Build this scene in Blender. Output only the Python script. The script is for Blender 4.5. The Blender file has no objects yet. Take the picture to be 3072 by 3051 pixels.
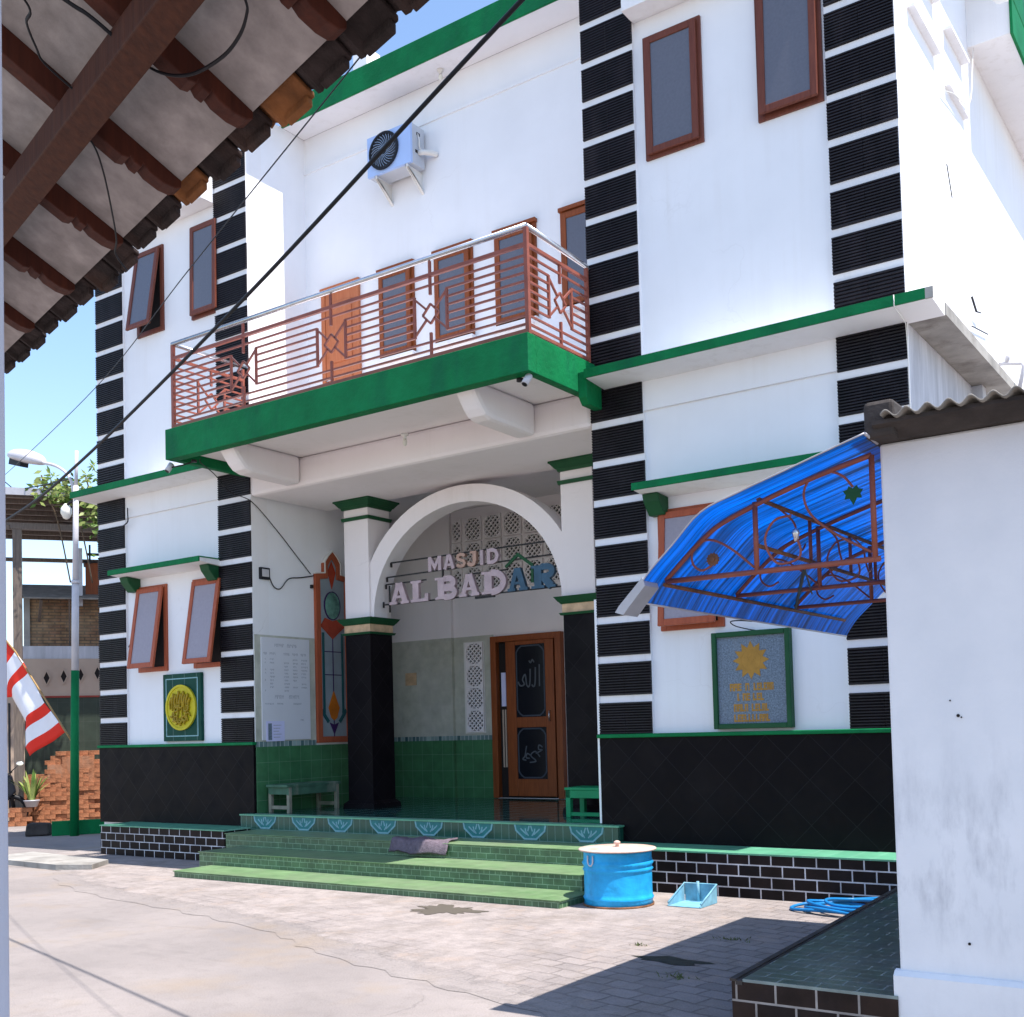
import bpy, bmesh, math, random
from mathutils import Vector, Matrix
random.seed(7)
R = math.radians
scene = bpy.context.scene
col = scene.collection

# ------------------------------------------------------------------ camera, sky, sun, exposure
cam_d = bpy.data.cameras.new('camera')
cam = bpy.data.objects.new('camera', cam_d); col.objects.link(cam)
cam_d.sensor_fit = 'HORIZONTAL'; cam_d.sensor_width = 36.0
cam_d.lens = 36 * 3366.1 / 3072
cam_d.shift_y = (2055.0 - 1525.5) / 3072
cam_d.clip_start = 0.05; cam_d.clip_end = 2000
YAW, PIT, ROL = R(34.90024), R(2.28579), R(-1.49463)
fw = Vector((-math.sin(YAW) * math.cos(PIT), math.cos(YAW) * math.cos(PIT), math.sin(PIT)))
rt = fw.cross(Vector((0, 0, 1))).normalized(); up = rt.cross(fw)
r2 = rt * math.cos(ROL) + up * math.sin(ROL); u2 = up * math.cos(ROL) - rt * math.sin(ROL)
M = Matrix((r2, u2, -fw)).transposed().to_4x4()
M.translation = (5.9939, -10.1865, 1.6)
cam.matrix_world = M
scene.camera = cam

SUN = Vector((0.411, -0.004, 1.0)).normalized()
world = bpy.data.worlds.new('World'); scene.world = world; world.use_nodes = True
nt = world.node_tree; bg = nt.nodes['Background']
sky = nt.nodes.new('ShaderNodeTexSky'); sky.sky_type = 'NISHITA'; sky.sun_disc = False
sky.sun_elevation = math.asin(SUN.z); sky.sun_rotation = R(101.6)
sky.air_density = 1.0; sky.dust_density = 0.4; sky.ozone_density = 2.0
nt.links.new(sky.outputs[0], bg.inputs[0]); bg.inputs[1].default_value = 0.138
sun_d = bpy.data.lights.new('sun', 'SUN'); sun_d.energy = 4.1; sun_d.angle = R(0.5); sun_d.color = (1.0, 0.95, 0.90)
sun = bpy.data.objects.new('sun', sun_d); col.objects.link(sun); sun.location = (6, -2, 20)
sun.rotation_euler = (-SUN).to_track_quat('-Z', 'Y').to_euler()
scene.view_settings.view_transform = 'Standard'; scene.view_settings.look = 'None'
scene.view_settings.exposure = 1.17; scene.view_settings.gamma = 1.0

# ------------------------------------------------------------------ materials
def newmat(name):
    m = bpy.data.materials.new(name); m.use_nodes = True
    return m, m.node_tree, m.node_tree.nodes['Principled BSDF']

def N(t, kind, **kw):
    n = t.nodes.new(kind)
    for k, v in kw.items(): setattr(n, k, v)
    return n

def coords(t, scale=(1, 1, 1), loc=(0, 0, 0)):
    tc = N(t, 'ShaderNodeTexCoord'); mp = N(t, 'ShaderNodeMapping')
    t.links.new(tc.outputs['Object'], mp.inputs[0])
    mp.inputs['Scale'].default_value = scale; mp.inputs['Location'].default_value = loc
    return mp.outputs[0]

def noise(t, vec, scale=5, detail=4, rough=0.55):
    n = N(t, 'ShaderNodeTexNoise'); n.inputs['Scale'].default_value = scale
    n.inputs['Detail'].default_value = detail; n.inputs['Roughness'].default_value = rough
    t.links.new(vec, n.inputs['Vector']); return n.outputs['Fac']

def ramp(t, fac, stops):
    r = N(t, 'ShaderNodeValToRGB'); e = r.color_ramp.elements
    while len(e) < len(stops): e.new(0.5)
    for i, (p, c) in enumerate(stops):
        e[i].position = p; e[i].color = (c, c, c, 1) if isinstance(c, (int, float)) else (*c, 1)
    t.links.new(fac, r.inputs[0]); return r.outputs[0]

def mixc(t, fac, a, b, mode='MIX'):
    m = N(t, 'ShaderNodeMix', data_type='RGBA', blend_type=mode)
    for s, v in ((0, fac), (6, a), (7, b)):
        if isinstance(v, (int, float)): m.inputs[s].default_value = v
        elif isinstance(v, tuple): m.inputs[s].default_value = (*v, 1)
        else: t.links.new(v, m.inputs[s])
    return m.outputs[2]

def mth(t, op, a, b=0.0, c=None):
    m = N(t, 'ShaderNodeMath', operation=op)
    for i, v in enumerate((a, b) if c is None else (a, b, c)):
        if isinstance(v, (int, float)): m.inputs[i].default_value = v
        else: t.links.new(v, m.inputs[i])
    return m.outputs[0]

def bump(t, b, height, strength=0.2, dist=0.02):
    bn = N(t, 'ShaderNodeBump'); bn.inputs['Strength'].default_value = strength
    bn.inputs['Distance'].default_value = dist
    t.links.new(height, bn.inputs['Height']); t.links.new(bn.outputs[0], b.inputs['Normal'])

def paint(name, c, rough=0.6, var=0.12, scale=3.0, bmp=0.08, bscale=60, metal=0.0, dirt=None, dirt_amt=0.35, spec=0.22, stretch=(1, 1, 1), coat=0):
    """a painted / plain surface: base colour with soft variation, optional dirt patches, fine bump"""
    m, t, b = newmat(name)
    v = coords(t, stretch)
    f = noise(t, v, scale, 5)
    k = ramp(t, f, [(0.3, 1 - var), (0.7, 1 + var * 0.4)])
    cc = mixc(t, 1.0, c, k, 'MULTIPLY')
    if dirt:
        d = noise(t, coords(t, (1.6, 1.6, 0.5), (3, 7, 1)), 1.7, 7, 0.65)
        dm = ramp(t, d, [(0.52, 0.0), (0.75, dirt_amt)])
        cc = mixc(t, dm, cc, dirt)
    t.links.new(cc, b.inputs['Base Color'])
    b.inputs['Roughness'].default_value = rough; b.inputs['Metallic'].default_value = metal
    b.inputs['Specular IOR Level'].default_value = spec
    if coat: b.inputs['Coat Weight'].default_value = coat; b.inputs['Coat Roughness'].default_value = 0.1
    if bmp: bump(t, b, noise(t, coords(t), bscale, 4, 0.6), bmp)
    return m

def wall_uv(t):
    """(x + y, z) of the object: runs along any upright axis-aligned wall"""
    tc = N(t, 'ShaderNodeTexCoord'); s = N(t, 'ShaderNodeSeparateXYZ'); t.links.new(tc.outputs['Object'], s.inputs[0])
    c = N(t, 'ShaderNodeCombineXYZ'); t.links.new(mth(t, 'ADD', s.outputs[0], s.outputs[1]), c.inputs[0]); t.links.new(s.outputs[2], c.inputs[1])
    return c.outputs[0]

def tiles(name, c1, c2, mortar, w, h, msize=0.006, offset=0.5, rough=0.3, floor=False, rot=0, bmp=0.3, var=0.15, dirt=None, dirt_amt=0.5, loc=(0, 0, 0), msmooth=0.1, spec=0.5, squash=1.0, freq=2, bias=0.0):
    m, t, b = newmat(name)
    if floor: uv = coords(t)
    else: uv = wall_uv(t)
    mp = N(t, 'ShaderNodeMapping'); t.links.new(uv, mp.inputs[0]); mp.inputs['Rotation'].default_value = (0, 0, rot); mp.inputs['Location'].default_value = loc
    br = N(t, 'ShaderNodeTexBrick'); t.links.new(mp.outputs[0], br.inputs['Vector'])
    br.offset = offset; br.offset_frequency = 2; br.squash = squash; br.squash_frequency = freq
    for k, v in (('Color1', c1), ('Color2', c2), ('Mortar', mortar)): br.inputs[k].default_value = (*v, 1)
    br.inputs['Scale'].default_value = 1; br.inputs['Mortar Size'].default_value = msize; br.inputs['Mortar Smooth'].default_value = msmooth
    br.inputs['Brick Width'].default_value = w; br.inputs['Row Height'].default_value = h; br.inputs['Bias'].default_value = bias
    f = noise(t, coords(t), 6, 5)
    cc = mixc(t, 1.0, br.outputs['Color'], ramp(t, f, [(0.3, 1 - var), (0.7, 1 + var)]), 'MULTIPLY')
    if dirt:
        d = ramp(t, noise(t, coords(t, (1, 1, 1), (5, 2, 3)), 1.3, 7, 0.65), [(0.42, 0.0), (0.7, dirt_amt)])
        cc = mixc(t, d, cc, dirt)
    t.links.new(cc, b.inputs['Base Color'])
    b.inputs['Specular IOR Level'].default_value = spec
    rr = mth(t, 'MULTIPLY_ADD', br.outputs['Fac'], 0.4, rough); t.links.new(rr, b.inputs['Roughness'])
    hgt = mth(t, 'SUBTRACT', mth(t, 'MULTIPLY', f, 0.25), br.outputs['Fac'])
    bump(t, b, hgt, bmp, 0.01)
    return m

def wood(name, c, dark, rough=0.45, scale=(14, 14, 1.2), var=1.0):
    m, t, b = newmat(name)
    f = noise(t, coords(t, scale), 3.0, 6, 0.6)
    cc = mixc(t, ramp(t, f, [(0.3, 0.0), (0.7, 1.0)]), dark, c)
    t.links.new(cc, b.inputs['Base Color']); b.inputs['Roughness'].default_value = rough; b.inputs['Specular IOR Level'].default_value = 0.2
    bump(t, b, f, 0.12)
    return m

W = {}
def plaster(name, c, streak, amt, crack_amt, bmp=0.08):
    """painted plaster: cloudy patches, faint vertical rain streaks, hairline cracks, brush bump"""
    m, t, b = newmat(name)
    cl = ramp(t, noise(t, coords(t), 0.7, 7, 0.6), [(0.3, 0.93), (0.7, 1.02)])
    cc = mixc(t, 1.0, c, cl, 'MULTIPLY')
    st = mth(t, 'MULTIPLY', ramp(t, noise(t, coords(t, (5, 5, 0.22)), 1.5, 7, 0.65), [(0.5, 0.0), (0.72, 1.0)]), ramp(t, noise(t, coords(t, (0.6, 0.6, 0.6), (3, 3, 1)), 1.0, 4), [(0.42, 0.1), (0.65, 1.0)]))
    cc = mixc(t, mth(t, 'MULTIPLY', st, amt), cc, streak)
    sp = ramp(t, noise(t, coords(t, (1, 1, 1), (5, 1, 2)), 34, 3, 0.7), [(0.71, 0.0), (0.76, 0.35)])
    cc = mixc(t, sp, cc, streak)
    d = N(t, 'ShaderNodeTexNoise'); d.inputs['Scale'].default_value = 1.5; d.inputs['Detail'].default_value = 7; t.links.new(coords(t), d.inputs['Vector'])
    vv = N(t, 'ShaderNodeVectorMath', operation='MULTIPLY_ADD'); t.links.new(d.outputs['Color'], vv.inputs[0]); vv.inputs[1].default_value = (0.9, 0.9, 0.9); t.links.new(coords(t), vv.inputs[2])
    vo = N(t, 'ShaderNodeTexVoronoi', feature='DISTANCE_TO_EDGE'); vo.inputs['Scale'].default_value = 0.4; t.links.new(vv.outputs[0], vo.inputs['Vector'])
    cr = mth(t, 'MULTIPLY', ramp(t, vo.outputs['Distance'], [(0.0, 1.0), (0.004, 0.0)]), ramp(t, noise(t, coords(t, (1, 1, 1), (8, 2, 6)), 0.6, 3), [(0.52, 0.0), (0.62, crack_amt)]))
    cc = mixc(t, cr, cc, (0.42, 0.38, 0.36))
    t.links.new(cc, b.inputs['Base Color']); b.inputs['Roughness'].default_value = 0.8; b.inputs['Specular IOR Level'].default_value = 0.2
    h = mth(t, 'ADD', noise(t, coords(t), 3.5, 5, 0.6), mth(t, 'MULTIPLY', noise(t, coords(t, (1, 1, 0.6)), 55, 4, 0.6), 0.25))
    bump(t, b, h, bmp * 2.5, 0.02)
    return m
W['white'] = plaster('white_wall_paint', (0.83, 0.83, 0.85), (0.62, 0.58, 0.54), 0.22, 0.10, 0.03)
W['white_trim'] = plaster('white_trim_paint', (0.82, 0.81, 0.82), (0.50, 0.46, 0.42), 0.38, 0.4, 0.06)
W['porch_white'] = plaster('porch_ceiling_paint', (0.84, 0.78, 0.78), (0.6, 0.55, 0.5), 0.25, 0.25, 0.02)
W['green'] = paint('green_paint', (0.004, 0.165, 0.052), 0.6, 0.25, 2.5, 0.5, 14, dirt=(0.006, 0.085, 0.045), dirt_amt=0.7, spec=0.12)
W['dark_green'] = paint('dark_green_paint', (0.010, 0.075, 0.028), 0.5, 0.2, 4, 0.1, 30)
W['rib'] = paint('black_ribbed_tile', (0.010, 0.0075, 0.011), 0.42, 0.5, 5, 0.25, 40, dirt=(0.045, 0.038, 0.045), dirt_amt=0.6, spec=0.27)
W['bronze'] = paint('red_brown_metal_paint', (0.27, 0.085, 0.06), 0.38, 0.25, 5, 0.08, 60)
W['steel'] = paint('stainless_steel', (0.55, 0.55, 0.57), 0.25, 0.2, 6, 0.05, 60, metal=0.9)
W['wood_up'] = wood('brown_window_timber', (0.17, 0.052, 0.032), (0.12, 0.035, 0.022), 0.42)
W['wood_low'] = wood('orange_window_timber', (0.40, 0.10, 0.045), (0.31, 0.07, 0.032), 0.42)
W['door'] = wood('orange_door_timber', (0.28, 0.075, 0.022), (0.19, 0.048, 0.015), 0.4)
W['door_up'] = wood('pale_orange_door_paint', (0.50, 0.17, 0.075), (0.43, 0.13, 0.055), 0.5)
W['dark'] = paint('opening_shade_fill', (0.02, 0.015, 0.014), 0.8, 0.2)  # dark fill painted for the shade inside openings and holes
W['concrete'] = paint('weathered_concrete', (0.34, 0.32, 0.29), 0.85, 0.35, 2.2, 0.4, 22, dirt=(0.12, 0.10, 0.085), dirt_amt=0.8)
W['dark_concrete'] = paint('blackened_concrete', (0.06, 0.05, 0.045), 0.85, 0.5, 4, 0.5, 18, dirt=(0.03, 0.028, 0.025), dirt_amt=0.9)
W['grey_wall'] = paint('streaked_grey_plaster', (0.50, 0.50, 0.53), 0.8, 0.25, 4, 0.15, 40, dirt=(0.28, 0.28, 0.31), dirt_amt=0.7, stretch=(2, 2, 0.25))
W['black'] = paint('black_rubber', (0.012, 0.012, 0.016), 0.5, 0.2)
W['iron'] = paint('dark_iron', (0.022, 0.02, 0.022), 0.5, 0.3)
W['plastic_white'] = paint('white_plastic', (0.72, 0.70, 0.66), 0.35, 0.05)
W['ac'] = paint('pale_blue_enamel', (0.40, 0.54, 0.84), 0.35, 0.05)
W['ac_side'] = paint('grey_white_enamel', (0.52, 0.55, 0.60), 0.4, 0.1)
W['green_stool'] = paint('bright_green_paint', (0.006, 0.26, 0.10), 0.4, 0.15)
W['bench'] = paint('worn_green_bench_paint', (0.06, 0.14, 0.09), 0.6, 0.3, 8, 0.2, dirt=(0.36, 0.33, 0.27), dirt_amt=0.9)
W['bench_leg'] = paint('worn_pale_bench_timber', (0.25, 0.24, 0.18), 0.7, 0.3, 8, 0.2, dirt=(0.05, 0.11, 0.06), dirt_amt=0.8)
W['emblem'] = paint('faded_orange_paint', (0.40, 0.21, 0.04), 0.6, 0.2, 9)
W['panel_blue'] = paint('speckled_blue_grey_stone', (0.17, 0.22, 0.28), 0.5, 0.5, 70, 0.05, dirt=(0.25, 0.25, 0.24), dirt_amt=0.4)
W['tile_green'] = tiles('dark_green_plaque_tile', (0.008, 0.055, 0.04), (0.01, 0.065, 0.045), (0.10, 0.16, 0.14), 0.255, 1.2, 0.006, 0.0, 0.4, bmp=0.1, spec=0.08)
W['gold'] = paint('yellow_gold_paint', (0.55, 0.47, 0.02), 0.5, 0.15, 6)
W['gold_dark'] = paint('deep_gold_paint', (0.36, 0.24, 0.012), 0.45, 0.3, 14)
W['red'] = paint('red_flag_cloth', (0.72, 0.035, 0.02), 0.85, 0.1)
W['flag_white'] = paint('white_flag_cloth', (0.78, 0.77, 0.80), 0.85, 0.06)
W['bamboo'] = wood('bamboo_pole', (0.36, 0.23, 0.09), (0.24, 0.14, 0.05))
W['grey_metal'] = paint('galvanised_metal', (0.46, 0.45, 0.48), 0.42, 0.15, 5, metal=0.35)
W['silver'] = paint('silver_grey_paint', (0.55, 0.53, 0.55), 0.4, 0.12, 4)
W['drum'] = paint('blue_drum_paint', (0.022, 0.38, 0.74), 0.36, 0.25, 8, 0.25, 16, dirt=(0.03, 0.17, 0.33), dirt_amt=0.85)
W['rust'] = paint('rusty_metal', (0.22, 0.10, 0.05), 0.7, 0.5, 12, 0.4, dirt=(0.08, 0.04, 0.025), dirt_amt=0.7)
W['lid'] = paint('pinkish_rusty_lid', (0.60, 0.43, 0.36), 0.6, 0.25, 7, 0.2, dirt=(0.35, 0.17, 0.10), dirt_amt=0.6)
W['pan'] = paint('light_blue_plastic', (0.19, 0.42, 0.54), 0.45, 0.3, 12, 0.1, dirt=(0.22, 0.24, 0.22), dirt_amt=0.7)
W['hose'] = paint('blue_hose_plastic', (0.012, 0.17, 0.42), 0.35, 0.1)
W['rag'] = paint('mauve_grey_cloth', (0.16, 0.125, 0.15), 0.95, 0.35, 25, 0.5, 90)
W['letter_pink'] = paint('pinkish_steel_letter', (0.44, 0.33, 0.35), 0.35, 0.2, 7, metal=0.25)
W['letter_orange_reflection'] = paint('steel_letter_painted_orange_reflection', (0.44, 0.27, 0.21), 0.35, 0.25, 7, metal=0.25)  # warm reflection in the steel, painted as letter colour
W['letter_blue_reflection'] = paint('steel_letter_painted_blue_reflection', (0.045, 0.095, 0.15), 0.35, 0.25, 7, metal=0.25)  # blue awning's reflection in the steel, painted as letter colour
W['marble'] = paint('cream_marble_band', (0.62, 0.42, 0.25), 0.35, 0.3, 9)
W['board'] = paint('white_board_face', (0.66, 0.66, 0.70), 0.35, 0.04)
W['ink'] = paint('faint_board_ink', (0.30, 0.31, 0.36), 0.6, 0.3, 30)
W['paper'] = paint('bluish_white_paper', (0.62, 0.62, 0.85), 0.7, 0.04)
W['teal'] = paint('teal_motif_glaze', (0.03, 0.20, 0.20), 0.25, 0.2, 20)
W['pale_blue'] = paint('pale_blue_glaze', (0.22, 0.42, 0.46), 0.25, 0.2, 20)
W['sg_teal'] = paint('teal_stained_glass', (0.02, 0.10, 0.11), 0.2, 0.2)
W['sg_green'] = paint('mottled_green_stained_glass', (0.13, 0.30, 0.24), 0.15, 0.6, 9)
W['sg_orange'] = paint('orange_stained_glass', (0.50, 0.14, 0.015), 0.2, 0.25, 8)
W['sg_red'] = paint('red_stained_glass', (0.40, 0.05, 0.02), 0.2, 0.25, 8)
W['sg_purple'] = paint('purple_stained_glass', (0.05, 0.02, 0.10), 0.2, 0.2)
W['sg_pane'] = paint('frosted_grey_glass', (0.27, 0.32, 0.35), 0.2, 0.15)
W['glass'] = paint('tinted_window_glass', (0.115, 0.115, 0.14), 0.24, 0.08, 40, 0.02, spec=0.6)
W['glass_low'] = paint('frosted_window_glass', (0.31, 0.28, 0.32), 0.3, 0.08, 30, 0.03)
W['door_glass'] = paint('black_door_glass', (0.008, 0.009, 0.014), 0.2, 0.1)
W['etch'] = paint('etched_glass_line', (0.05, 0.06, 0.08), 0.5, 0.1)
W['etch_white'] = paint('white_etched_lettering', (0.085, 0.095, 0.11), 0.5, 0.1)
W['beige'] = paint('beige_wall_paint', (0.46, 0.35, 0.27), 0.8, 0.12, 1.5, dirt=(0.3, 0.22, 0.17), dirt_amt=0.4)
W['red_line'] = paint('red_oxide_paint', (0.30, 0.05, 0.035), 0.6, 0.2)
W['leaf'] = paint('glossy_leaf', (0.09, 0.16, 0.025), 0.45, 0.5, 5, 0)
W['leaf_pale'] = paint('pale_yellow_green_leaf', (0.26, 0.31, 0.09), 0.45, 0.4, 5, 0)
W['grass'] = paint('weed_leaf', (0.10, 0.12, 0.04), 0.7, 0.4, 5, 0)
W['vine_stem'] = wood('vine_stem', (0.12, 0.08, 0.05), (0.07, 0.05, 0.03))
W['tin'] = paint('rusty_tin_sheet', (0.16, 0.10, 0.075), 0.7, 0.5, 3, 0.3, 12, dirt=(0.33, 0.24, 0.16), dirt_amt=0.7, stretch=(0.3, 4, 4))
W['timber_grey'] = wood('weathered_timber', (0.19, 0.15, 0.12), (0.10, 0.08, 0.07))
W['timber_red'] = wood('dark_red_rafter_timber', (0.085, 0.022, 0.012), (0.045, 0.012, 0.008), 0.6)
W['timber_beam'] = wood('red_brown_beam_timber', (0.085, 0.027, 0.013), (0.045, 0.014, 0.008), 0.6)
W['lining'] = paint('stained_grey_ceiling_sheet', (0.40, 0.355, 0.34), 0.85, 0.3, 14, 0.15, 30, dirt=(0.20, 0.18, 0.165), dirt_amt=0.75)
W['roof_tile'] = paint('weathered_dark_clay_tile', (0.036, 0.025, 0.024), 0.85, 0.6, 12, 0.5, 30, dirt=(0.10, 0.05, 0.035), dirt_amt=0.6)
W['roof_tile_new'] = paint('orange_clay_tile', (0.24, 0.095, 0.034), 0.85, 0.5, 10, 0.4, 30, dirt=(0.035, 0.025, 0.022), dirt_amt=0.95)
W['asbestos'] = paint('corrugated_fibre_cement', (0.26, 0.24, 0.21), 0.85, 0.3, 5, 0.3, 30, dirt=(0.12, 0.1, 0.08), dirt_amt=0.7)
W['post'] = paint('lilac_white_post_paint', (0.46, 0.46, 0.52), 0.6, 0.1, 3, 0.1)
W['moto'] = paint('black_motorcycle_paint', (0.01, 0.012, 0.02), 0.25, 0.2)
W['mirror'] = paint('mirror_glass', (0.8, 0.8, 0.8), 0.1, 0.02, metal=0.9)
W['lamp_glass'] = paint('lamp_bulb_glass', (0.75, 0.73, 0.65), 0.2, 0.03)
W['brick_old'] = tiles('old_bare_brickwork', (0.30, 0.17, 0.08), (0.22, 0.11, 0.06), (0.13, 0.09, 0.06), 0.23, 0.065, 0.012, 0.5, 0.85, bmp=0.8, var=0.4, dirt=(0.40, 0.32, 0.2), dirt_amt=0.4)
W['plinth'] = tiles('black_brick_plinth', (0.009, 0.006, 0.007), (0.020, 0.011, 0.010), (0.55, 0.52, 0.53), 0.21, 0.1043, 0.0065, 0.5, 0.4, spec=0.12, bmp=0.5, var=0.35, loc=(0.05, 0, 0))
W['riser'] = tiles('green_mosaic_riser_tile', (0.05, 0.115, 0.055), (0.075, 0.15, 0.07), (0.20, 0.30, 0.18), 0.125, 0.062, 0.004, 0.42, 0.3, bmp=0.3, var=0.3, squash=0.55, freq=3)
W['riser_top'] = tiles('dark_green_riser_tile', (0.014, 0.075, 0.05), (0.018, 0.09, 0.06), (0.14, 0.24, 0.2), 0.10, 0.4, 0.003, 0.0, 0.2, bmp=0.2)
W['tread'] = tiles('light_green_tread_tile', (0.125, 0.215, 0.095), (0.15, 0.24, 0.11), (0.21, 0.29, 0.17), 0.2, 0.2, 0.003, 0.0, 0.4, floor=True, bmp=0.1, var=0.18, dirt=(0.17, 0.19, 0.13), dirt_amt=0.6, spec=0.25)
W['ledge'] = tiles('mint_green_ledge_tile', (0.10, 0.33, 0.20), (0.12, 0.36, 0.22), (0.2, 0.42, 0.3), 0.2, 0.6, 0.003, 0.0, 0.35, floor=True, bmp=0.1)
W['porch_floor'] = tiles('glossy_dark_green_floor_tile', (0.018, 0.085, 0.075), (0.022, 0.10, 0.085), (0.05, 0.11, 0.10), 0.3, 0.3, 0.004, 0.0, 0.06, floor=True, bmp=0.08, spec=0.7)
W['tile_wall'] = tiles('green_wall_tile', (0.045, 0.155, 0.065), (0.055, 0.175, 0.075), (0.09, 0.21, 0.115), 0.2, 0.25, 0.003, 0.0, 0.22, bmp=0.15)
W['tile_pale'] = tiles('pale_mottled_wall_tile', (0.44, 0.44, 0.36), (0.48, 0.48, 0.40), (0.40, 0.40, 0.34), 0.2, 0.25, 0.002, 0.0, 0.22, bmp=0.1, dirt=(0.52, 0.50, 0.48), dirt_amt=0.5)
W['border'] = tiles('patterned_border_tile', (0.30, 0.40, 0.38), (0.04, 0.10, 0.11), (0.30, 0.36, 0.34), 0.075, 0.2, 0.01, 0.0, 0.22, bmp=0.1)
W['terrace'] = tiles('mossy_green_terrace_tile', (0.035, 0.075, 0.05), (0.05, 0.095, 0.065), (0.20, 0.24, 0.22), 0.2, 0.1, 0.004, 0.5, 0.3, floor=True, bmp=0.25, var=0.35, dirt=(0.10, 0.11, 0.13), dirt_amt=0.6)
W['terrace_brick'] = tiles('stained_black_brick', (0.012, 0.009, 0.010), (0.024, 0.015, 0.013), (0.30, 0.27, 0.25), 0.21, 0.105, 0.006, 0.5, 0.4, bmp=0.5, var=0.4, dirt=(0.07, 0.038, 0.025), dirt_amt=0.5, spec=0.12, loc=(0, 0.02, 0))
W['brick_new'] = paint('orange_clay_brick', (0.36, 0.145, 0.07), 0.85, 0.5, 9, 0.5, 40, dirt=(0.34, 0.21, 0.14), dirt_amt=0.7)

def granite():
    m, t, b = newmat('black_granite_tile')
    uv = wall_uv(t); mp = N(t, 'ShaderNodeMapping'); t.links.new(uv, mp.inputs[0]); mp.inputs['Rotation'].default_value = (0, 0, R(45))
    br = N(t, 'ShaderNodeTexBrick'); t.links.new(mp.outputs[0], br.inputs['Vector']); br.offset = 0
    for k, v in (('Color1', (0.0045, 0.0035, 0.005)), ('Color2', (0.007, 0.0055, 0.007)), ('Mortar', (0.016, 0.014, 0.016))): br.inputs[k].default_value = (*v, 1)
    br.inputs['Scale'].default_value = 1; br.inputs['Mortar Size'].default_value = 0.003
    br.inputs['Brick Width'].default_value = 0.3; br.inputs['Row Height'].default_value = 0.3
    d = ramp(t, noise(t, coords(t, (1, 1, 0.8)), 2.2, 7, 0.6), [(0.52, 0.0), (0.8, 0.5)])
    t.links.new(mixc(t, d, br.outputs['Color'], (0.016, 0.013, 0.015)), b.inputs['Base Color'])
    t.links.new(ramp(t, noise(t, coords(t), 5, 6), [(0.3, 0.28), (0.7, 0.55)]), b.inputs['Roughness'])
    b.inputs['Specular IOR Level'].default_value = 0.07
    bump(t, b, br.outputs['Fac'], 0.2, 0.005)
    return m
W['granite'] = granite()
W['tile_dim'] = tiles('dull_grey_green_wall_tile', (0.035, 0.047, 0.035), (0.042, 0.055, 0.04), (0.06, 0.07, 0.058), 0.25, 0.4, 0.004, 0.0, 0.4, bmp=0.1, spec=0.2)
W['moss'] = paint('damp_moss', (0.045, 0.045, 0.035), 0.8, 0.5, 12, 0.4, 60, dirt=(0.07, 0.085, 0.035), dirt_amt=0.7)

def poly_sheet():
    """blue translucent polycarbonate: flutes and dirt run along the arch, so they vary only with y"""
    m, t, b = newmat('blue_polycarbonate_sheet')
    f = noise(t, coords(t, (0.25, 9, 0.25)), 2.0, 6, 0.7)
    f2 = noise(t, coords(t, (1.3, 40, 1.3)), 1.0, 4, 0.6)
    dm = mth(t, 'MULTIPLY', ramp(t, f, [(0.36, 0.0), (0.58, 1.0)]), ramp(t, f2, [(0.35, 0.15), (0.6, 1.0)]))
    cc = mixc(t, dm, (0.012, 0.28, 0.80), (0.06, 0.10, 0.15))
    fl = N(t, 'ShaderNodeTexWave', wave_type='BANDS', bands_direction='Y'); fl.inputs['Scale'].default_value = 4.2; t.links.new(coords(t), fl.inputs['Vector'])
    dm = mth(t, 'MAXIMUM', dm, ramp(t, fl.outputs['Fac'], [(0.0, 0.75), (0.06, 0.0)]))
    cc = mixc(t, dm, (0.012, 0.28, 0.80), (0.06, 0.10, 0.15))
    t.links.new(cc, b.inputs['Base Color']); b.inputs['Roughness'].default_value = 0.3
    w = N(t, 'ShaderNodeTexWave', wave_type='BANDS', bands_direction='Y'); w.inputs['Scale'].default_value = 22
    t.links.new(coords(t), w.inputs['Vector']); bump(t, b, w.outputs['Fac'], 0.15, 0.01)
    tr = N(t, 'ShaderNodeBsdfTranslucent'); t.links.new(mixc(t, dm, (0.008, 0.40, 0.92), (0.03, 0.11, 0.20)), tr.inputs[0])
    mx = N(t, 'ShaderNodeMixShader'); mx.inputs[0].default_value = 0.72
    out = t.nodes['Material Output']
    t.links.new(b.outputs[0], mx.inputs[1]); t.links.new(tr.outputs[0], mx.inputs[2]); t.links.new(mx.outputs[0], out.inputs[0])
    return m
W['poly'] = poly_sheet()

def stained_wall():
    """white plaster with grey scuffs and water marks in its lower half"""
    m, t, b = newmat('scuffed_white_plaster')
    tc = N(t, 'ShaderNodeTexCoord'); s = N(t, 'ShaderNodeSeparateXYZ'); t.links.new(tc.outputs['Object'], s.inputs[0])
    z = s.outputs[2]
    band = mth(t, 'MULTIPLY', ramp(t, mth(t, 'DIVIDE', z, 3.0), [(0.17, 0.25), (0.24, 1.0)]), ramp(t, mth(t, 'DIVIDE', z, 3.0), [(0.36, 1.0), (0.55, 0.0)]))
    n1 = ramp(t, noise(t, coords(t, (3.2, 3.2, 1.1), (1.3, 0, 0.2)), 1.7, 8, 0.68), [(0.48, 0.0), (0.72, 1.0)])
    n2 = ramp(t, noise(t, coords(t, (9, 9, 1.6)), 2.0, 6, 0.7), [(0.35, 0.35), (0.65, 1.0)])
    k = mth(t, 'MULTIPLY', mth(t, 'MULTIPLY', n1, n2), band)
    base = mixc(t, ramp(t, noise(t, coords(t), 2.5, 5), [(0.35, 0.0), (0.7, 1.0)]), (0.70, 0.70, 0.72), (0.78, 0.77, 0.78))
    t.links.new(mixc(t, mth(t, 'MULTIPLY', k, 0.75), base, (0.30, 0.30, 0.33)), b.inputs['Base Color'])
    b.inputs['Roughness'].default_value = 0.8
    bump(t, b, noise(t, coords(t), 50, 5, 0.65), 0.12)
    return m
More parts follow.
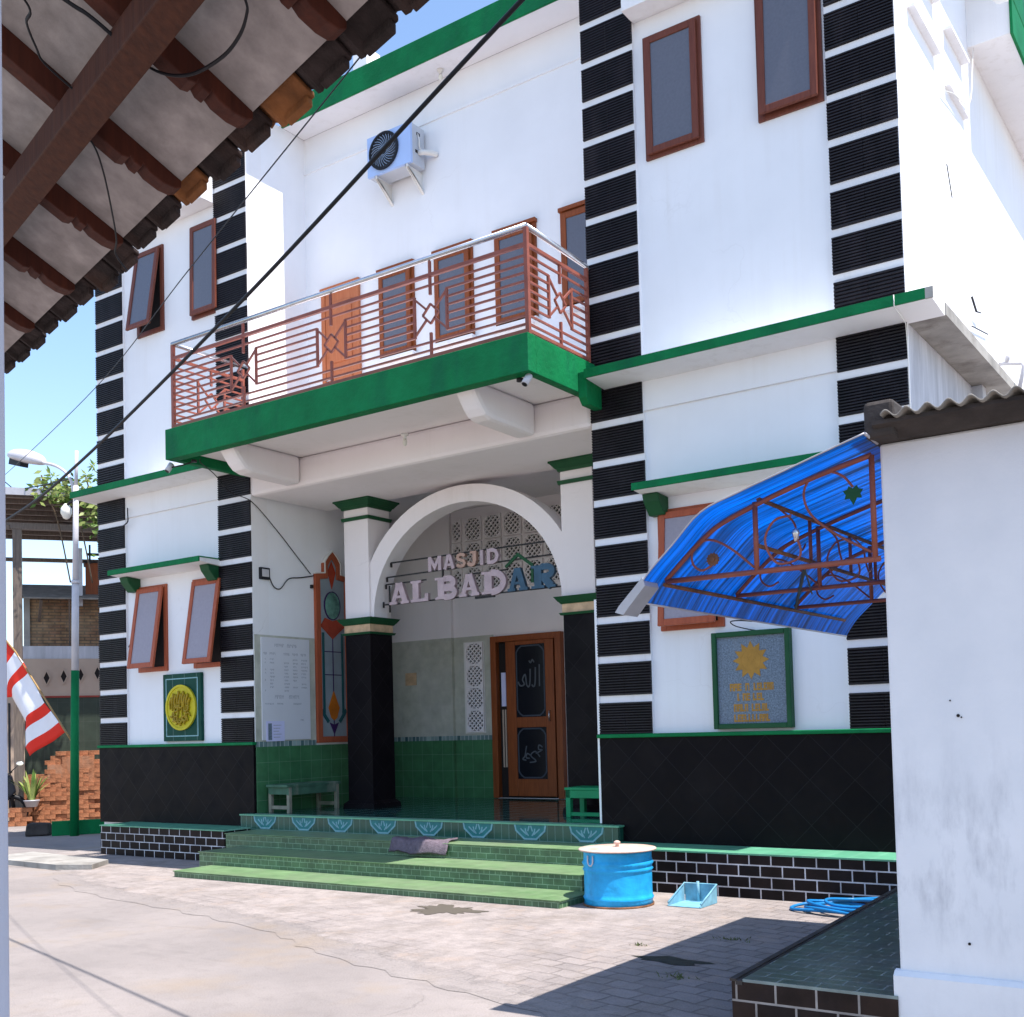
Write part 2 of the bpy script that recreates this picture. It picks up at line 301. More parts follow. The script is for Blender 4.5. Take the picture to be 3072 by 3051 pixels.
W['scuffed'] = stained_wall()

def road_colour(t):
    """worn beige-grey concrete lane: mottling, aggregate, stains, hairline cracks; returns (colour, height)"""
    n1 = noise(t, coords(t), 0.55, 8, 0.62); n2 = noise(t, coords(t), 7, 8, 0.7); n3 = noise(t, coords(t), 110, 3, 0.7)
    c = mixc(t, ramp(t, n1, [(0.36, 0.0), (0.66, 1.0)]), (0.225, 0.198, 0.186), (0.30, 0.262, 0.243))
    c = mixc(t, ramp(t, n2, [(0.5, 0.0), (0.72, 0.45)]), c, (0.185, 0.16, 0.147))
    c = mixc(t, ramp(t, noise(t, coords(t, (1, 1, 1), (4, 9, 0)), 0.9, 6, 0.6), [(0.53, 0.0), (0.72, 0.55)]), c, (0.285, 0.215, 0.145))
    c = mixc(t, ramp(t, noise(t, coords(t, (0.35, 1.6, 1), (2, 1, 0)), 1.6, 6, 0.62), [(0.58, 0.0), (0.74, 0.5)]), c, (0.15, 0.132, 0.125))
    c = mixc(t, 1.0, c, ramp(t, n3, [(0.28, 0.72), (0.5, 1.0), (0.75, 1.16)]), 'MULTIPLY')
    d = N(t, 'ShaderNodeTexNoise'); d.inputs['Scale'].default_value = 2.2; d.inputs['Detail'].default_value = 6; t.links.new(coords(t), d.inputs['Vector'])
    vv = N(t, 'ShaderNodeVectorMath', operation='MULTIPLY_ADD'); t.links.new(d.outputs['Color'], vv.inputs[0]); vv.inputs[1].default_value = (0.55, 0.55, 0); t.links.new(coords(t), vv.inputs[2])
    vo = N(t, 'ShaderNodeTexVoronoi', feature='DISTANCE_TO_EDGE'); vo.inputs['Scale'].default_value = 0.42; t.links.new(vv.outputs[0], vo.inputs['Vector'])
    crack = mth(t, 'MULTIPLY', ramp(t, vo.outputs['Distance'], [(0.0, 1.0), (0.006, 0.0)]), ramp(t, noise(t, coords(t, (1, 1, 1), (9, 1, 0)), 0.7, 3), [(0.52, 0.0), (0.64, 0.35)]))
    c = mixc(t, crack, c, (0.13, 0.115, 0.105))
    pits = ramp(t, noise(t, coords(t, (1, 1, 1), (1, 5, 0)), 26, 3, 0.7), [(0.70, 0.0), (0.76, 0.55)])
    c = mixc(t, pits, c, (0.12, 0.10, 0.09))
    h = mth(t, 'SUBTRACT', mth(t, 'ADD', mth(t, 'MULTIPLY', n2, 0.7), mth(t, 'MULTIPLY', n3, 0.5)), mth(t, 'ADD', crack, pits))
    return c, h

def road_mat():
    m, t, b = newmat('worn_concrete_road')
    c, h = road_colour(t)
    t.links.new(c, b.inputs['Base Color']); b.inputs['Roughness'].default_value = 0.9; b.inputs['Specular IOR Level'].default_value = 0.15
    bump(t, b, h, 0.4, 0.02)
    return m
W['road'] = road_mat()

def paving_mat():
    """pale cement skim over block pavers; joints show where it has worn, the sunlit side is painted paler, and it frays out over the road"""
    m, t, b = newmat('sun_paled_skimmed_pavers')
    mp = N(t, 'ShaderNodeMapping'); t.links.new(coords(t), mp.inputs[0]); mp.inputs['Rotation'].default_value = (0, 0, R(12))
    dist = N(t, 'ShaderNodeTexNoise'); dist.inputs['Scale'].default_value = 5; dist.inputs['Detail'].default_value = 5; t.links.new(mp.outputs[0], dist.inputs['Vector'])
    vv = N(t, 'ShaderNodeVectorMath', operation='MULTIPLY_ADD'); t.links.new(dist.outputs['Color'], vv.inputs[0]); vv.inputs[1].default_value = (0.075, 0.075, 0); t.links.new(mp.outputs[0], vv.inputs[2])
    br = N(t, 'ShaderNodeTexBrick'); t.links.new(vv.outputs[0], br.inputs['Vector']); br.offset = 0.5
    for k, v in (('Color1', (0.185, 0.163, 0.157)), ('Color2', (0.265, 0.23, 0.217)), ('Mortar', (0.09, 0.077, 0.072))): br.inputs[k].default_value = (*v, 1)
    br.inputs['Scale'].default_value = 1; br.inputs['Mortar Size'].default_value = 0.011; br.inputs['Mortar Smooth'].default_value = 0.6
    br.inputs['Brick Width'].default_value = 0.24; br.inputs['Row Height'].default_value = 0.16
    tc = N(t, 'ShaderNodeTexCoord'); s = N(t, 'ShaderNodeSeparateXYZ'); t.links.new(tc.outputs['Object'], s.inputs[0])
    jn = ramp(t, noise(t, coords(t, (1, 1, 1), (6, 6, 0)), 2.0, 6, 0.7), [(0.36, 0.15), (0.58, 1.0)])
    pav = mixc(t, mth(t, 'MULTIPLY', br.outputs['Fac'], mth(t, 'SUBTRACT', 1.0, jn)), br.outputs['Color'], (0.22, 0.185, 0.175))
    side = ramp(t, mth(t, 'MULTIPLY_ADD', s.outputs[0], 0.1, 0.5), [(0.62, 1.0), (0.78, 0.35)])  # paler skim and fainter joints painted where the sun falls
    n1 = noise(t, coords(t), 1.3, 8, 0.68)
    skim = mth(t, 'MULTIPLY', side, ramp(t, n1, [(0.33, 0.45), (0.56, 1.0)]))
    nf = noise(t, coords(t), 5, 8, 0.72)
    sk = mixc(t, ramp(t, nf, [(0.3, 0.0), (0.6, 1.0)]), (0.225, 0.195, 0.18), (0.345, 0.298, 0.275))
    c = mixc(t, skim, pav, sk)
    c = mixc(t, ramp(t, noise(t, coords(t, (1, 1, 1), (7, 3, 0)), 1.6, 8, 0.72), [(0.5, 0.0), (0.7, 0.65)]), c, (0.185, 0.155, 0.13))
    sand = ramp(t, noise(t, coords(t, (1, 1, 1), (2, 8, 0)), 2.4, 7, 0.7), [(0.55, 0.0), (0.68, 0.6)])
    c = mixc(t, sand, c, (0.33, 0.26, 0.215))
    c = mixc(t, 1.0, c, ramp(t, noise(t, coords(t), 90, 3, 0.7), [(0.28, 0.75), (0.5, 1.0), (0.75, 1.14)]), 'MULTIPLY')
    rc, rh = road_colour(t)
    at_ = N(t, 'ShaderNodeAttribute'); at_.attribute_name = 'wear'
    w = ramp(t, mth(t, 'ADD', at_.outputs['Fac'], mth(t, 'MULTIPLY', mth(t, 'SUBTRACT', noise(t, coords(t), 3.2, 8, 0.72), 0.5), 1.5)), [(0.42, 0.0), (0.62, 1.0)])
    t.links.new(mixc(t, w, rc, c), b.inputs['Base Color']); b.inputs['Roughness'].default_value = 0.9; b.inputs['Specular IOR Level'].default_value = 0.15
    h = mth(t, 'SUBTRACT', mth(t, 'ADD', mth(t, 'MULTIPLY', noise(t, coords(t), 14, 7, 0.7), 0.8), mth(t, 'MULTIPLY', w, 0.6)), mth(t, 'MULTIPLY', br.outputs['Fac'], mth(t, 'SUBTRACT', 1.0, skim)))
    bump(t, b, h, 0.7, 0.025)
    return m
W['paving'] = paving_mat()

def water():
    m, t, b = newmat('thin_water')
    b.inputs['Specular IOR Level'].default_value = 0.3
    b.inputs['Base Color'].default_value = (0.125, 0.105, 0.085, 1); b.inputs['Roughness'].default_value = 0.35
    return m
W['water'] = water()

# ------------------------------------------------------------------ mesh helpers
class MB:
    def __init__(s): s.v = []; s.f = []; s.m = []; s.sm = []; s.mats = []; s.cur = 0; s.smooth = False
    def mat(s, m):
        if isinstance(m, str): m = W[m]
        if m not in s.mats: s.mats.append(m)
        s.cur = s.mats.index(m); return s
    def add(s, vs, fs, smooth=None):
        o = len(s.v); s.v += [tuple(p) for p in vs]
        for f in fs: s.f.append([i + o for i in f]); s.m.append(s.cur); s.sm.append(s.smooth if smooth is None else smooth)
    def box(s, x0, x1, y0, y1, z0, z1):
        s.add([(x0, y0, z0), (x1, y0, z0), (x1, y1, z0), (x0, y1, z0), (x0, y0, z1), (x1, y0, z1), (x1, y1, z1), (x0, y1, z1)],
              [(0, 3, 2, 1), (4, 5, 6, 7), (0, 1, 5, 4), (1, 2, 6, 5), (2, 3, 7, 6), (3, 0, 4, 7)]); return s
    def quad(s, *p): s.add(p, [tuple(range(len(p)))]); return s
    def prism(s, poly, axis, a0, a1):
        """poly in the two other axes (in x,y,z order), extruded along axis"""
        n = len(poly)
        def P(p, a): return {'x': (a, p[0], p[1]), 'y': (p[0], a, p[1]), 'z': (p[0], p[1], a)}[axis]
        vs = [P(p, a0) for p in poly] + [P(p, a1) for p in poly]
        s.add(vs, [tuple(range(n)), tuple(range(2 * n - 1, n - 1, -1))] + [(i, (i + 1) % n, n + (i + 1) % n, n + i) for i in range(n)]); return s
    def tube(s, pts, r, seg=8, caps=True):
        pts = [Vector(p) for p in pts]; n = len(pts); rr = r if isinstance(r, (list, tuple)) else [r] * n
        ref = None; rings = []
        for i, p in enumerate(pts):
            d = (pts[min(i + 1, n - 1)] - pts[max(i - 1, 0)]).normalized()
            if ref is None:
                ref = Vector((0, 0, 1)) if abs(d.z) < 0.9 else Vector((1, 0, 0))
            a = (ref - d * ref.dot(d)).normalized(); ref = a; b = d.cross(a)
            rings.append([p + (a * math.cos(2 * math.pi * k / seg) + b * math.sin(2 * math.pi * k / seg)) * rr[i] for k in range(seg)])
        vs = [q for ring in rings for q in ring]; fs = []
        for i in range(n - 1):
            for k in range(seg): fs.append((i * seg + k, i * seg + (k + 1) % seg, (i + 1) * seg + (k + 1) % seg, (i + 1) * seg + k))
        s.add(vs, fs, True)
        if caps: s.add([], []); o = len(s.v) - len(vs); s.f += [[o + k for k in range(seg)][::-1], [o + (n - 1) * seg + k for k in range(seg)]]; s.m += [s.cur] * 2; s.sm += [False] * 2
        return s
    def bar(s, p0, p1, w, h=None, upv=(0, 0, 1)):
        p0, p1 = Vector(p0), Vector(p1); h = h or w; d = (p1 - p0).normalized(); u = Vector(upv)
        if abs(d.dot(u)) > 0.95: u = Vector((0, 1, 0))
        a = d.cross(u).normalized() * w / 2; b = a.cross(d).normalized() * h / 2
        vs = [p + sa * a + sb * b for p in (p0, p1) for sa, sb in ((-1, -1), (1, -1), (1, 1), (-1, 1))]
        s.add(vs, [(3, 2, 1, 0), (4, 5, 6, 7), (0, 1, 5, 4), (1, 2, 6, 5), (2, 3, 7, 6), (3, 0, 4, 7)]); return s
    def lathe(s, prof, c=(0, 0, 0), seg=32, smooth=True):
        """prof: (radius, z) pairs, around z at c"""
        n = len(prof); vs = []
        for r, z in prof:
            for k in range(seg): vs.append((c[0] + r * math.cos(2 * math.pi * k / seg), c[1] + r * math.sin(2 * math.pi * k / seg), c[2] + z))
        fs = [(i * seg + k, i * seg + (k + 1) % seg, (i + 1) * seg + (k + 1) % seg, (i + 1) * seg + k) for i in range(n - 1) for k in range(seg)]
        s.add(vs, fs, smooth)
        o = len(s.v) - len(vs)
        s.f += [[o + k for k in range(seg)][::-1], [o + (n - 1) * seg + k for k in range(seg)]]; s.m += [s.cur] * 2; s.sm += [False] * 2
        return s
    def ribbon(s, pts, w, y0, y1, closed=False):
        """a flat stroke of width w along 2-D pts (x, z), extruded from y0 to y1"""
        n = len(pts); L = []; Rr = []
        for i in range(n):
            a = Vector(pts[(i - 1) % n] if closed or i > 0 else pts[i]); b = Vector(pts[(i + 1) % n] if closed or i < n - 1 else pts[i]); p = Vector(pts[i])
            d1 = (p - a).normalized() if (p - a).length > 1e-9 else (b - p).normalized(); d2 = (b - p).normalized() if (b - p).length > 1e-9 else d1
            t = (d1 + d2).normalized(); nn = Vector((-t.y, t.x)); k = min(2.0, 1 / max(0.3, nn.dot(Vector((-d1.y, d1.x)))))
            L.append(p + nn * w / 2 * k); Rr.append(p - nn * w / 2 * k)
        m = n if closed else n - 1
        for i in range(m):
            j = (i + 1) % n; q = [Rr[i], Rr[j], L[j], L[i]]
            vs = [(p.x, y0, p.y) for p in q] + [(p.x, y1, p.y) for p in q]
            fs = [(0, 1, 2, 3), (7, 6, 5, 4), (0, 4, 5, 1), (2, 6, 7, 3)]
            if not closed and i == 0: fs.append((3, 7, 4, 0))
            if not closed and i == m - 1: fs.append((1, 5, 6, 2))
            s.add(vs, fs)
        return s
    def build(s, name, parent=None, mat=None, org=None, bevel=0):
        me = bpy.data.meshes.new(name)
        o = bpy.data.objects.new(name, me); col.objects.link(o)
        root = parent
        while root is not None and root.parent is not None: root = root.parent
        if org is None: org = Vector(root['org']) if root is not None and 'org' in root else Vector((0, 0, 0))
        else: org = Vector(org)
        me.from_pydata([tuple(Vector(p) - org) for p in s.v], [], s.f)
        if mat is not None: s.mats = [W[mat] if isinstance(mat, str) else mat]; s.m = [0] * len(s.f)
        for m in s.mats: me.materials.append(m)
        for p, mi, sm in zip(me.polygons, s.m, s.sm): p.material_index = mi; p.use_smooth = sm
        bm = bmesh.new(); bm.from_mesh(me); bmesh.ops.recalc_face_normals(bm, faces=bm.faces); bm.to_mesh(me); bm.free()
        if parent is not None: o.parent = parent
        elif org.length > 0: o.location = org
        if bevel:
            b = o.modifiers.new('bevel', 'BEVEL'); b.width = bevel; b.segments = 2; b.limit_method = 'ANGLE'; b.angle_limit = R(40)
        return o

def tag(o, label, cat, group=None):
    o['label'] = label; o['category'] = cat
    if group: o['group'] = group
    return o

def thing(name, label, cat, loc=(0, 0, 0), group=None, rotz=0, local=False):
    """an Empty at the thing's base; its parts are modelled in world coordinates unless local"""
    o = bpy.data.objects.new(name, None); col.objects.link(o); o.empty_display_size = 0.1
    o.location = loc; o.rotation_euler = (0, 0, rotz)
    o['org'] = (0, 0, 0) if local else tuple(loc)
    return tag(o, label, cat, group)

def single(mb, name, label, cat, org, mat=None, group=None, bevel=0):
    return tag(mb.build(name, None, mat, org, bevel), label, cat, group)

def struct(mb, name, mat=None, kind='structure'):
    o = mb.build(name, None, mat); o['kind'] = kind; return o

def arc(cx, cz, r, a0, a1, n=12): return [(cx + r * math.cos(R(a0 + (a1 - a0) * i / n)), cz + r * math.sin(R(a0 + (a1 - a0) * i / n))) for i in range(n + 1)]

def spline(pts, n=8):
    """Catmull-Rom through pts"""
    P = [Vector(p) for p in pts]; out = []
    for i in range(len(P) - 1):
        p0, p1, p2, p3 = P[max(i - 1, 0)], P[i], P[i + 1], P[min(i + 2, len(P) - 1)]
        for k in range(n):
            t = k / n
            out.append(0.5 * ((2 * p1) + (p2 - p0) * t + (2 * p0 - 5 * p1 + 4 * p2 - p3) * t * t + (3 * p1 - p0 - 3 * p2 + p3) * t ** 3))
    out.append(P[-1]); return out

def remap(mb, f, start=0):
    for i in range(start, len(mb.v)): mb.v[i] = f(mb.v[i])

# ------------------------------------------------------------------ ground
b = MB(); b.quad((-160, -120, 0), (160, -120, 0), (160, 160, 0), (-160, 160, 0)); struct(b, 'road', 'road')
edge = [(-8.6, -1.75), (-6.9, -1.62), (-6.35, -1.95), (-5.4, -2.45), (-4.1, -2.85), (-2.8, -3.06), (-1.76, -3.28), (-0.9, -3.5), (-0.2, -3.82), (0.45, -4.05), (1.34, -4.3), (2.17, -4.52), (2.9, -4.75), (3.56, -4.9)]
fine = [(p.x, p.y + 0.03 * math.sin(i * 1.7) + 0.02 * math.sin(i * 4.1)) for i, p in enumerate(spline([(x, y, 0) for x, y in edge], 6))]
b = MB(); n = len(fine)
b.add([(x, y - 0.30, 0.003) for x, y in fine] + [(x, y + 0.30, 0.009) for x, y in fine] + [(x, y + 0.6, 0.012) for x, y in fine] + [(x, 0.1, 0.012) for x, y in fine],
      [(r * n + i, r * n + i + 1, (r + 1) * n + i + 1, (r + 1) * n + i) for r in range(3) for i in range(n - 1)])
o = struct(b, 'paving', 'paving')
wa = o.data.attributes.new('wear', 'FLOAT', 'POINT'); wa.data.foreach_set('value', [0.0] * n + [1.0] * n + [1.3] * n + [1.6] * n)
b = MB()  # low worn kerb where the lane meets the paving
b.prism([(-8.6, -1.85), (-6.75, -1.95), (-6.3, -1.75), (-6.6, -1.3), (-8.6, -1.1)], 'z', 0.0, 0.07)
o = struct(b, 'kerb', 'concrete')
b = MB()
pud = [(0.62 + 0 * a, 0) for a in range(0)]
pts = []
for i in range(90):
    a = 2 * math.pi * i / 90; r = 1 + 0.22 * math.sin(3 * a + 1) + 0.2 * math.sin(7 * a) + 0.14 * math.sin(17 * a + 2)
    pts.append((-0.30 + 0.30 * r * math.cos(a), -2.30 + 0.21 * r * math.sin(a), 0.0155))
b.add(pts, [tuple(range(90))]); struct(b, 'puddle', 'water', 'stuff')
b = MB()
pts = [(2.45 + (0.26 + 0.07 * math.sin(5 * a)) * math.cos(a), -3.32 + (0.10 + 0.03 * math.sin(4 * a)) * math.sin(a), 0.0155) for a in [2 * math.pi * i / 24 for i in range(24)]]
b.add(pts, [tuple(range(24))]); o = struct(b, 'moss', 'moss', 'stuff')

# ------------------------------------------------------------------ the mosque
PX = [(-8.607, -7.969), (-5.915, -5.281), (0.0, 0.617), (2.646, 3.288)]
mq = thing('mosque', 'two storey white mosque with black striped pilasters, green trim and a balcony over its porch', 'building', (-2.64, 0, 0))
P = mq
b = MB(); b.box(-8.6, -5.285, 0.05, 2.1, 0, 10.1); b.box(-8.6, -6.3, 2.1, 10, 0, 10.1); b.box(-7.969, -5.915, 0.018, 0.05, 4.85, 5.18); b.build('wall', P, 'white')
b = MB(); b.box(0.003, 3.285, 0.05, 14, 0, 10.1); b.box(0.617, 2.646, 0.018, 0.05, 4.85, 5.18); b.build('wall', P, 'white')
b = MB(); b.box(-5.285, 0.003, 1.13, 1.4, 5.43, 10.1); b.box(-5.283, 0.0, 1.112, 1.13, 9.585, 9.62); b.build('wall', P, 'white')
b = MB(); b.box(-6.3, 0.003, 3.40, 3.7, 0.6, 5.0); b.box(-6.3, -4.55, 3.34, 3.40, 0.6, 5.0); b.box(-6.3, 0.003, 1.45, 3.6, 4.98, 5.06); b.box(-5.285, 0.003, 3.40, 10, 5.0, 10.1); b.build('wall', P, 'porch_white')
b = MB(); b.box(3.285, 3.291, 0.06, 2.45, 0, 5.15); b.box(3.285, 3.40, 2.45, 2.62, 0, 5.15); b.build('wall', P, 'grey_wall')
b = MB(); b.mat('concrete'); b.box(-8.7, 3.4, 0.9, 14, 10.13, 10.3); b.mat('white'); b.box(-5.283, -4.89, 0.02, 0.69, 10.13, 10.3); b.box(-5.1, -4.83, 2.0, 2.3, 10.3, 11.75); b.build('roof', P)  # first white box: unseen overhang added to cast the recess wall's shadow
# roof edge over the recess, the side eaves and the two wing overhangs
b = MB(); b.mat('white_trim'); b.box(-5.283, 0.0, 0.72, 1.13, 10.10, 10.14); b.mat('green'); b.box(-5.284, 0.001, 0.69, 0.72, 10.095, 10.42); b.build('roof_edge', P, bevel=0.006)
for x0, x1 in ((0.62, 2.643), (-7.966, -5.918)):
    b = MB(); b.mat('white_trim'); b.box(x0, x1, -0.21, 0.052, 8.95, 9.6); b.build('roof_edge', P, bevel=0.006)
b = MB(); b.mat('white_trim'); b.box(3.286, 3.63, 0.06, 14, 9.97, 10.12); b.box(3.286, 3.74, 2.98, 14, 9.14, 9.5); b.prism([(3.286, 9.9), (3.63, 9.5), (3.286, 9.5)], 'y', 2.98, 14); b.mat('green'); b.box(3.74, 3.77, 2.96, 14, 9.12, 9.52); b.box(3.63, 3.66, 0.05, 14, 9.95, 10.3); b.build('roof_edge', P)

low = [(1.525, 1.855)] + [(1.928 + 0.4137 * k, 1.928 + 0.4137 * k + 0.341) for k in range(7)] + [(4.824, 5.185)]
upp = [(5.26, 5.672)] + [(5.744 + 0.4262 * k, 5.744 + 0.4262 * k + 0.353) for k in range(11)]
for x0, x1 in PX:
    b = MB(); b.mat('white_trim'); b.box(x0, x1, 0.014, 0.3, 1.45, 10.5)
    b.mat('rib')
    for z0, z1 in low + upp:
        n = 12; poly = [(0.02, z0)]
        jl, jr = random.uniform(-0.004, 0.004), random.uniform(-0.004, 0.004)
        for k in range(n):
            za = z0 + (z1 - z0) * k / n; h = (z1 - z0) / n
            poly += [(0.006, za + h * 0.02), (-0.010, za + h * 0.3), (-0.010, za + h * 0.72), (0.006, za + h * 0.98)]
        poly.append((0.02, z1))
        seam = (x0 + x1) / 2
        b.prism(poly, 'x', x0 + 0.002 + jl, seam - 0.0015); b.prism(poly, 'x', seam + 0.0015, x1 - 0.002 + jr)
    b.build('pilaster', P)
# black stone base, its green cap, the tiled ledge and brick plinth
for i, (x0, x1, px0, px1) in enumerate(((-8.607, -5.281, -7.83, -5.25), (0.0, 3.288, 0.1, 3.4))):
    b = MB(); b.box(x0, x1, -0.012, 0.05, 0.40, 1.49); b.build('stone_base', P, 'granite')
    b = MB(); b.mat('green'); b.box(x0 - 0.02, x1 + 0.02, -0.045, 0.03, 1.488, 1.527); b.build('cap', P, bevel=0.008)
    b = MB(); b.mat('plinth'); b.box(px0, px1, -0.55, 0.04, 0.0, 0.404); b.mat('ledge'); b.box(px0 - 0.012, px1 + 0.01, -0.562, -0.005, 0.404, 0.419); b.build('plinth', P)
b = MB(); b.box(-0.022, 0.0, -0.02, 0.01, 0.6, 1.488); b.box(-0.03, 0.0, 0.0, 0.03, 1.53, 2.95); b.build('corner_trim', P, 'white_trim')

# belt ledges between the storeys
b = MB(); b.mat('white_trim'); b.prism([(-0.395, 5.185), (0.02, 5.15), (0.05, 5.15), (0.05, 5.26), (-0.395, 5.262)], 'x', 0.17, 3.61); b.mat('green'); b.box(0.165, 3.56, -0.402, -0.38, 5.18, 5.272); b.mat('concrete'); b.box(3.56, 3.625, -0.402, -0.38, 5.176, 5.272); b.box(3.29, 3.62, 0.05, 3.6, 5.155, 5.262); b.build('belt_ledge', P)
b = MB(); b.mat('white_trim'); b.prism([(-0.395, 5.185), (0.02, 5.15), (0.05, 5.15), (0.05, 5.26), (-0.395, 5.262)], 'x', -8.70, -5.39); b.mat('green'); b.box(-8.705, -5.385, -0.402, -0.38, 5.18, 5.272); b.build('belt_ledge', P)
b = MB(); b.prism([(-0.36, 5.27), (-0.36, 5.0), (-0.30, 4.93), (-0.05, 4.93), (-0.05, 5.27)], 'x', 0.07, 0.168); b.build('belt_bracket', P, 'green', bevel=0.008)
# little roofs over the ground floor windows
for x0, x1 in ((-7.87, -5.9), (0.655, 2.62)):
    b = MB(); b.mat('white_trim'); b.prism([(-0.355, 3.962), (0.05, 3.925), (0.05, 4.01), (-0.355, 4.015)], 'x', x0, x1); b.mat('green'); b.box(x0 - 0.004, x1 + 0.004, -0.365, -0.34, 3.955, 4.028); b.box(x0 - 0.004, x1 + 0.004, -0.34, 0.05, 4.012, 4.03)
    aw = b.build('window_canopy', P, bevel=0.005)
    for bx in ((x0 + 0.02, x0 + 0.20), (x1 - 0.2, x1 - 0.02)):
        b = MB(); b.prism([(0.05, 3.735), (-0.05, 3.735), (-0.16, 3.86), (-0.19, 3.94), (0.05, 3.925)], 'x', *bx); b.build('bracket', aw, 'dark_green', bevel=0.01)

# balcony
b = MB(); b.mat('green'); b.box(-5.386, 0.069, -1.275, -1.13, 5.062, 5.441); b.box(-0.03, 0.069, -1.13, -0.0, 5.062, 5.44); b.box(-5.386, -5.287, -1.13, 0.0, 5.062, 5.44)
sl_ = b; b = MB(); b.mat('porch_white'); b.box(-5.287, -0.03, -1.13, 1.13, 5.17, 5.425)
b.box(-5.284, 0.002, 0.0, 1.45, 4.79, 5.17)
for bx in ((-0.96, -0.70), (-4.58, -4.32)):
    cv = [(-1.125, 5.172), (-1.12, 5.07), (-1.06, 4.99), (-0.99, 4.91), (-0.92, 4.85), (-0.82, 4.82), (-0.4, 4.815), (0.0, 4.812), (0.0, 5.172)]
    b.prism(cv, 'x', *bx)
bal = sl_.build('balcony', P, bevel=0.006); b.build('soffit', bal, bevel=0.05)
def decor(b, c, z0, z1, hw, y):
    """one diamond panel of the railing in the xz plane at y"""
    t = 0.011
    for s in (-1, 1): b.bar((c + s * hw, y, z0 - 0.02), (c + s * hw, y, z1 + 0.02), 0.026)
    zc = (z0 + z1) / 2; d = 0.105
    q = [(c, zc + d), (c + d, zc), (c, zc - d), (c - d, zc)]
    for i in range(4): b.bar((q[i][0], y, q[i][1]), (q[(i + 1) % 4][0], y, q[(i + 1) % 4][1]), 0.02)
    for sx in (-1, 1):
        for sz, zz in ((1, z1), (-1, z0)): b.bar((c + sx * hw, y, zz), (c + sx * d * 0.5, y, zc + sz * d * 0.5), 0.02)
    b.bar((c, y, z1 - 0.0), (c, y, 6.35), 0.026); b.bar((c, y, 5.49), (c, y, z0), 0.026)
zs = [6.245 - 0.0855 * k for k in range(9)]
b = MB(); y = -1.176
cs = [-4.05, -2.62, -1.2]; hw = 0.215; z0, z1 = 5.745, 6.145
for z, w in ((6.352, 0.036), (5.492, 0.036)): b.bar((-5.337, y, z), (0.014, y, z), w)
xs = [-5.337] + [c + s * hw for c in cs for s in (-1, 1)] + [0.014]
for z in zs:
    if z0 - 0.02 < z < z1 + 0.02:
        for i in range(0, len(xs), 2): b.bar((xs[i], y, z), (xs[i + 1], y, z), 0.020)
    else: b.bar((xs[0], y, z), (xs[-1], y, z), 0.020)
for c in cs: decor(b, c, z0, z1, hw, y); b.bar((c, y, 6.35), (c, y, 6.5), 0.026)
for x in (-5.337, 0.014): b.bar((x, y, 5.44), (x, y, 6.52), 0.042)
for x in (-5.337, 0.014):
    s = MB()
    for z, w in ((6.352, 0.034), (5.492, 0.034)): s.bar((-1.176, 0, z), (-0.02, 0, z), w)
    c = -0.575
    for z in zs:
        if z0 - 0.02 < z < z1 + 0.02: s.bar((-1.176, 0, z), (c - hw, 0, z), 0.02); s.bar((c + hw, 0, z), (-0.02, 0, z), 0.02)
        else: s.bar((-1.176, 0, z), (-0.02, 0, z), 0.02)
    decor(s, c, z0, z1, hw, 0); s.bar((-0.04, 0, 5.44), (-0.04, 0, 6.5), 0.036)
    b.add([(x + p[1], p[0], p[2]) for p in s.v], s.f)
rl = b.build('railing', bal, 'bronze')
b = MB(); b.tube([(-5.337, 0.02, 6.535), (-5.337, y, 6.535)], 0.026, 10); b.tube([(-5.35, y, 6.535), (0.027, y, 6.535)], 0.028, 10); b.tube([(0.014, y, 6.535), (0.014, -0.03, 6.5), (0.014, -0.005, 6.47)], 0.026, 10); b.build('handrail', bal, 'steel')

# windows
def window(x0, x1, z0, z1, yw, frame, glass, angle=0.0, parent=P, ledge=False, fw=0.065):
    b = MB(); yo, yi = yw - 0.03, yw + 0.03
    b.mat(frame); b.box(x0, x0 + fw, yo, yi, z0, z1); b.box(x1 - fw, x1, yo, yi, z0, z1)
    b.box(x0 + fw, x1 - fw, yo, yi, z1 - fw, z1); b.box(x0 + fw, x1 - fw, yo, yi, z0, z0 + fw)
    if ledge: b.box(x0 - 0.012, x1 + 0.012, yo - 0.03, yi, z1, z1 + 0.05)
    b.mat('dark'); b.quad((x0 + fw, yw + 0.0 - 0.004, z0 + fw), (x1 - fw, yw - 0.004, z0 + fw), (x1 - fw, yw - 0.004, z1 - fw), (x0 + fw, yw - 0.004, z1 - fw))  # dark panel stands in for the shaded opening; the wall is solid
    w = b.build('window', parent, bevel=0.004)
    a0, a1, c0, c1 = x0 + fw * 0.55, x1 - fw * 0.55, z0 + fw * 0.55, z1 - fw * 0.55
    ca, sa = math.cos(R(angle)), math.sin(R(angle)); hy = yo - 0.024
    def tilt(p):
        dz = p[2] - c1; dy = p[1] - hy
        return (p[0], hy + dy * ca + dz * sa, c1 + dz * ca - dy * sa)
    sf = 0.068
    s = MB(); s.mat(frame)
    for q in ((a0, a0 + sf, c0, c1), (a1 - sf, a1, c0, c1), (a0 + sf, a1 - sf, c1 - sf, c1), (a0 + sf, a1 - sf, c0, c0 + sf)): s.box(q[0], q[1], hy - 0.018, hy + 0.018, q[2], q[3])
    remap(s, tilt); s.build('sash', w, bevel=0.005)
    g = MB(); g.box(a0 + sf - 0.004, a1 - sf + 0.004, hy - 0.004, hy + 0.004, c0 + sf - 0.004, c1 - sf + 0.004); remap(g, tilt); g.build('pane', w, glass)
    if angle > 3:
        h = MB(); zz = z0 + (z1 - z0) * 0.42
        h.bar((x0 + 0.03, yo, zz), tilt((a0 + 0.01, hy, zz - 0.1)), 0.012); h.build('stay', w, 'iron')
    return w
